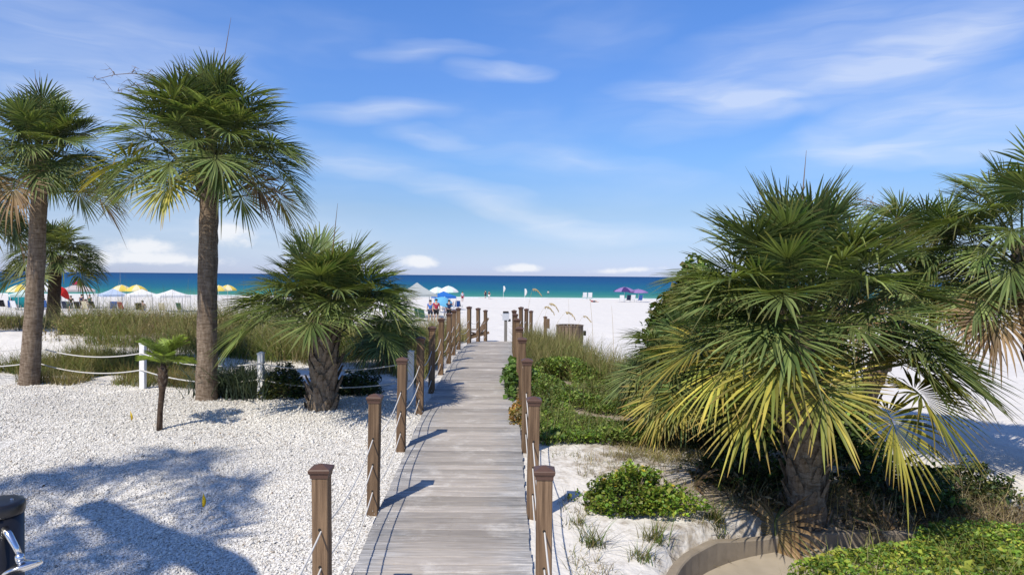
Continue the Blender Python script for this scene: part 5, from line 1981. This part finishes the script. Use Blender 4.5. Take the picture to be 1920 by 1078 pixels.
# right: chairs, sunbather, purple umbrellas
for (px, lab) in [(1096, 'white beach chair near the water, left of the pair'), (1106, 'white beach chair near the water, right of the pair')]:
    q = at(px, 560, 152)
    beach_chair((q.x, 152, Tz(q.x, 152)), math.pi + random.uniform(-.2, .2), WHITEC, lab, 1.7)
q = at(1113, 567, 126)
person((q.x, 126, Tz(q.x, 126)), 1.3, 'sunbather lying on the sand below the two white chairs', RED2, NAVY, 1.75, 'lie')
umbrella(1171, 538, 128, 4.2, PURP, 'purple and lilac umbrella with dark struts, left of the pair', rise=.18)
umbrella(1197, 542, 128, 3.6, PURP[:1], 'lilac umbrella near the palm thicket, right of the purple pair', rise=.16)
for (px, mt, lab) in [(1166, WHITEC, 'white chair under the purple umbrella'), (1178, NAVY, 'navy chair between the two purple umbrellas'), (1186, WHITEC, 'white chair under the lilac umbrella'), (1199, BLUEC, 'blue chair right of the lilac umbrella')]:
    q = at(px, 565, 126)
    beach_chair((q.x, 126, Tz(q.x, 126)), math.pi + random.uniform(-.3, .3), mt, lab, 1.5)


# dead fronds, twigs and dry brush under the right hand palms; bits of litter on the gravel
def dry_brush():
    parts = []
    p = sample_poly([(2.5, 7.75), (4.6, 7.75), (6.6, 7.7), (7.4, 8.8), (5.0, 9.6), (2.7, 9.2)], 3800)
    parts.append(blades(p, .26, .0045, STRAW + [(.10, .07, .045), (.06, .045, .03)] + OLIVE[:1], .9, .5, 3, .6))
    p = sample_poly([(2.6, 7.7), (6.6, 7.6), (7.2, 8.6), (5.0, 9.4), (2.8, 9.0)], 2600)
    parts.append(leaves(np.concatenate([p, (T(p[:, 0], p[:, 1]) + rng.uniform(0, .16, len(p)))[:, None]], 1), .075, [(.10, .07, .04), (.20, .14, .08), (.06, .06, .03), (.28, .21, .12)], .2, 3.0))
    stuff('dry_brush', parts, 'grass', 'dry brush and dead leaves on the ground under the right hand palms', 'brush')
    n = 420
    p = sample_poly([(-6.5, 5.0), (-1.5, 5.0), (-1.6, 11.2), (-9.0, 13.2)], n)
    z = T(p[:, 0], p[:, 1]) + .016
    stuff('leaf_litter', [leaves(np.concatenate([p, z[:, None]], 1), .035, [(.16, .10, .05), (.10, .07, .045), (.28, .2, .1)], 1.6, 3.2)], 'grass', 'small brown leaf bits scattered over the white gravel', 'litter')


dry_brush()
for k, (px, py, rz, el) in enumerate([(1420, 930, 2.2, 0), (1600, 985, -.6, 1), (1345, 905, 3.3, 0), (1745, 960, .3, 1), (1470, 965, 4.0, 1), (1640, 920, 1.2, 0)]):
    q = gp(px, py)
    o = obj('fallen_frond', frond_set('brown', .3, .62, .35, 36)[0][el], None, (q.x, q.y, q.z + .10))
    o.rotation_euler = (0.15, .12, rz)
    tag(o, ['dead brown frond lying left of the large palm trunk', 'dead brown frond lying by the kerb right of the large palm trunk', 'dead brown frond at the left end of the dark undergrowth', 'dead brown frond under the bush at the right', 'dead brown frond touching the front of the large palm trunk', 'dead brown frond half buried in the bush right of the large palm trunk'][k], 'palm leaf', 'fallen palm fronds')
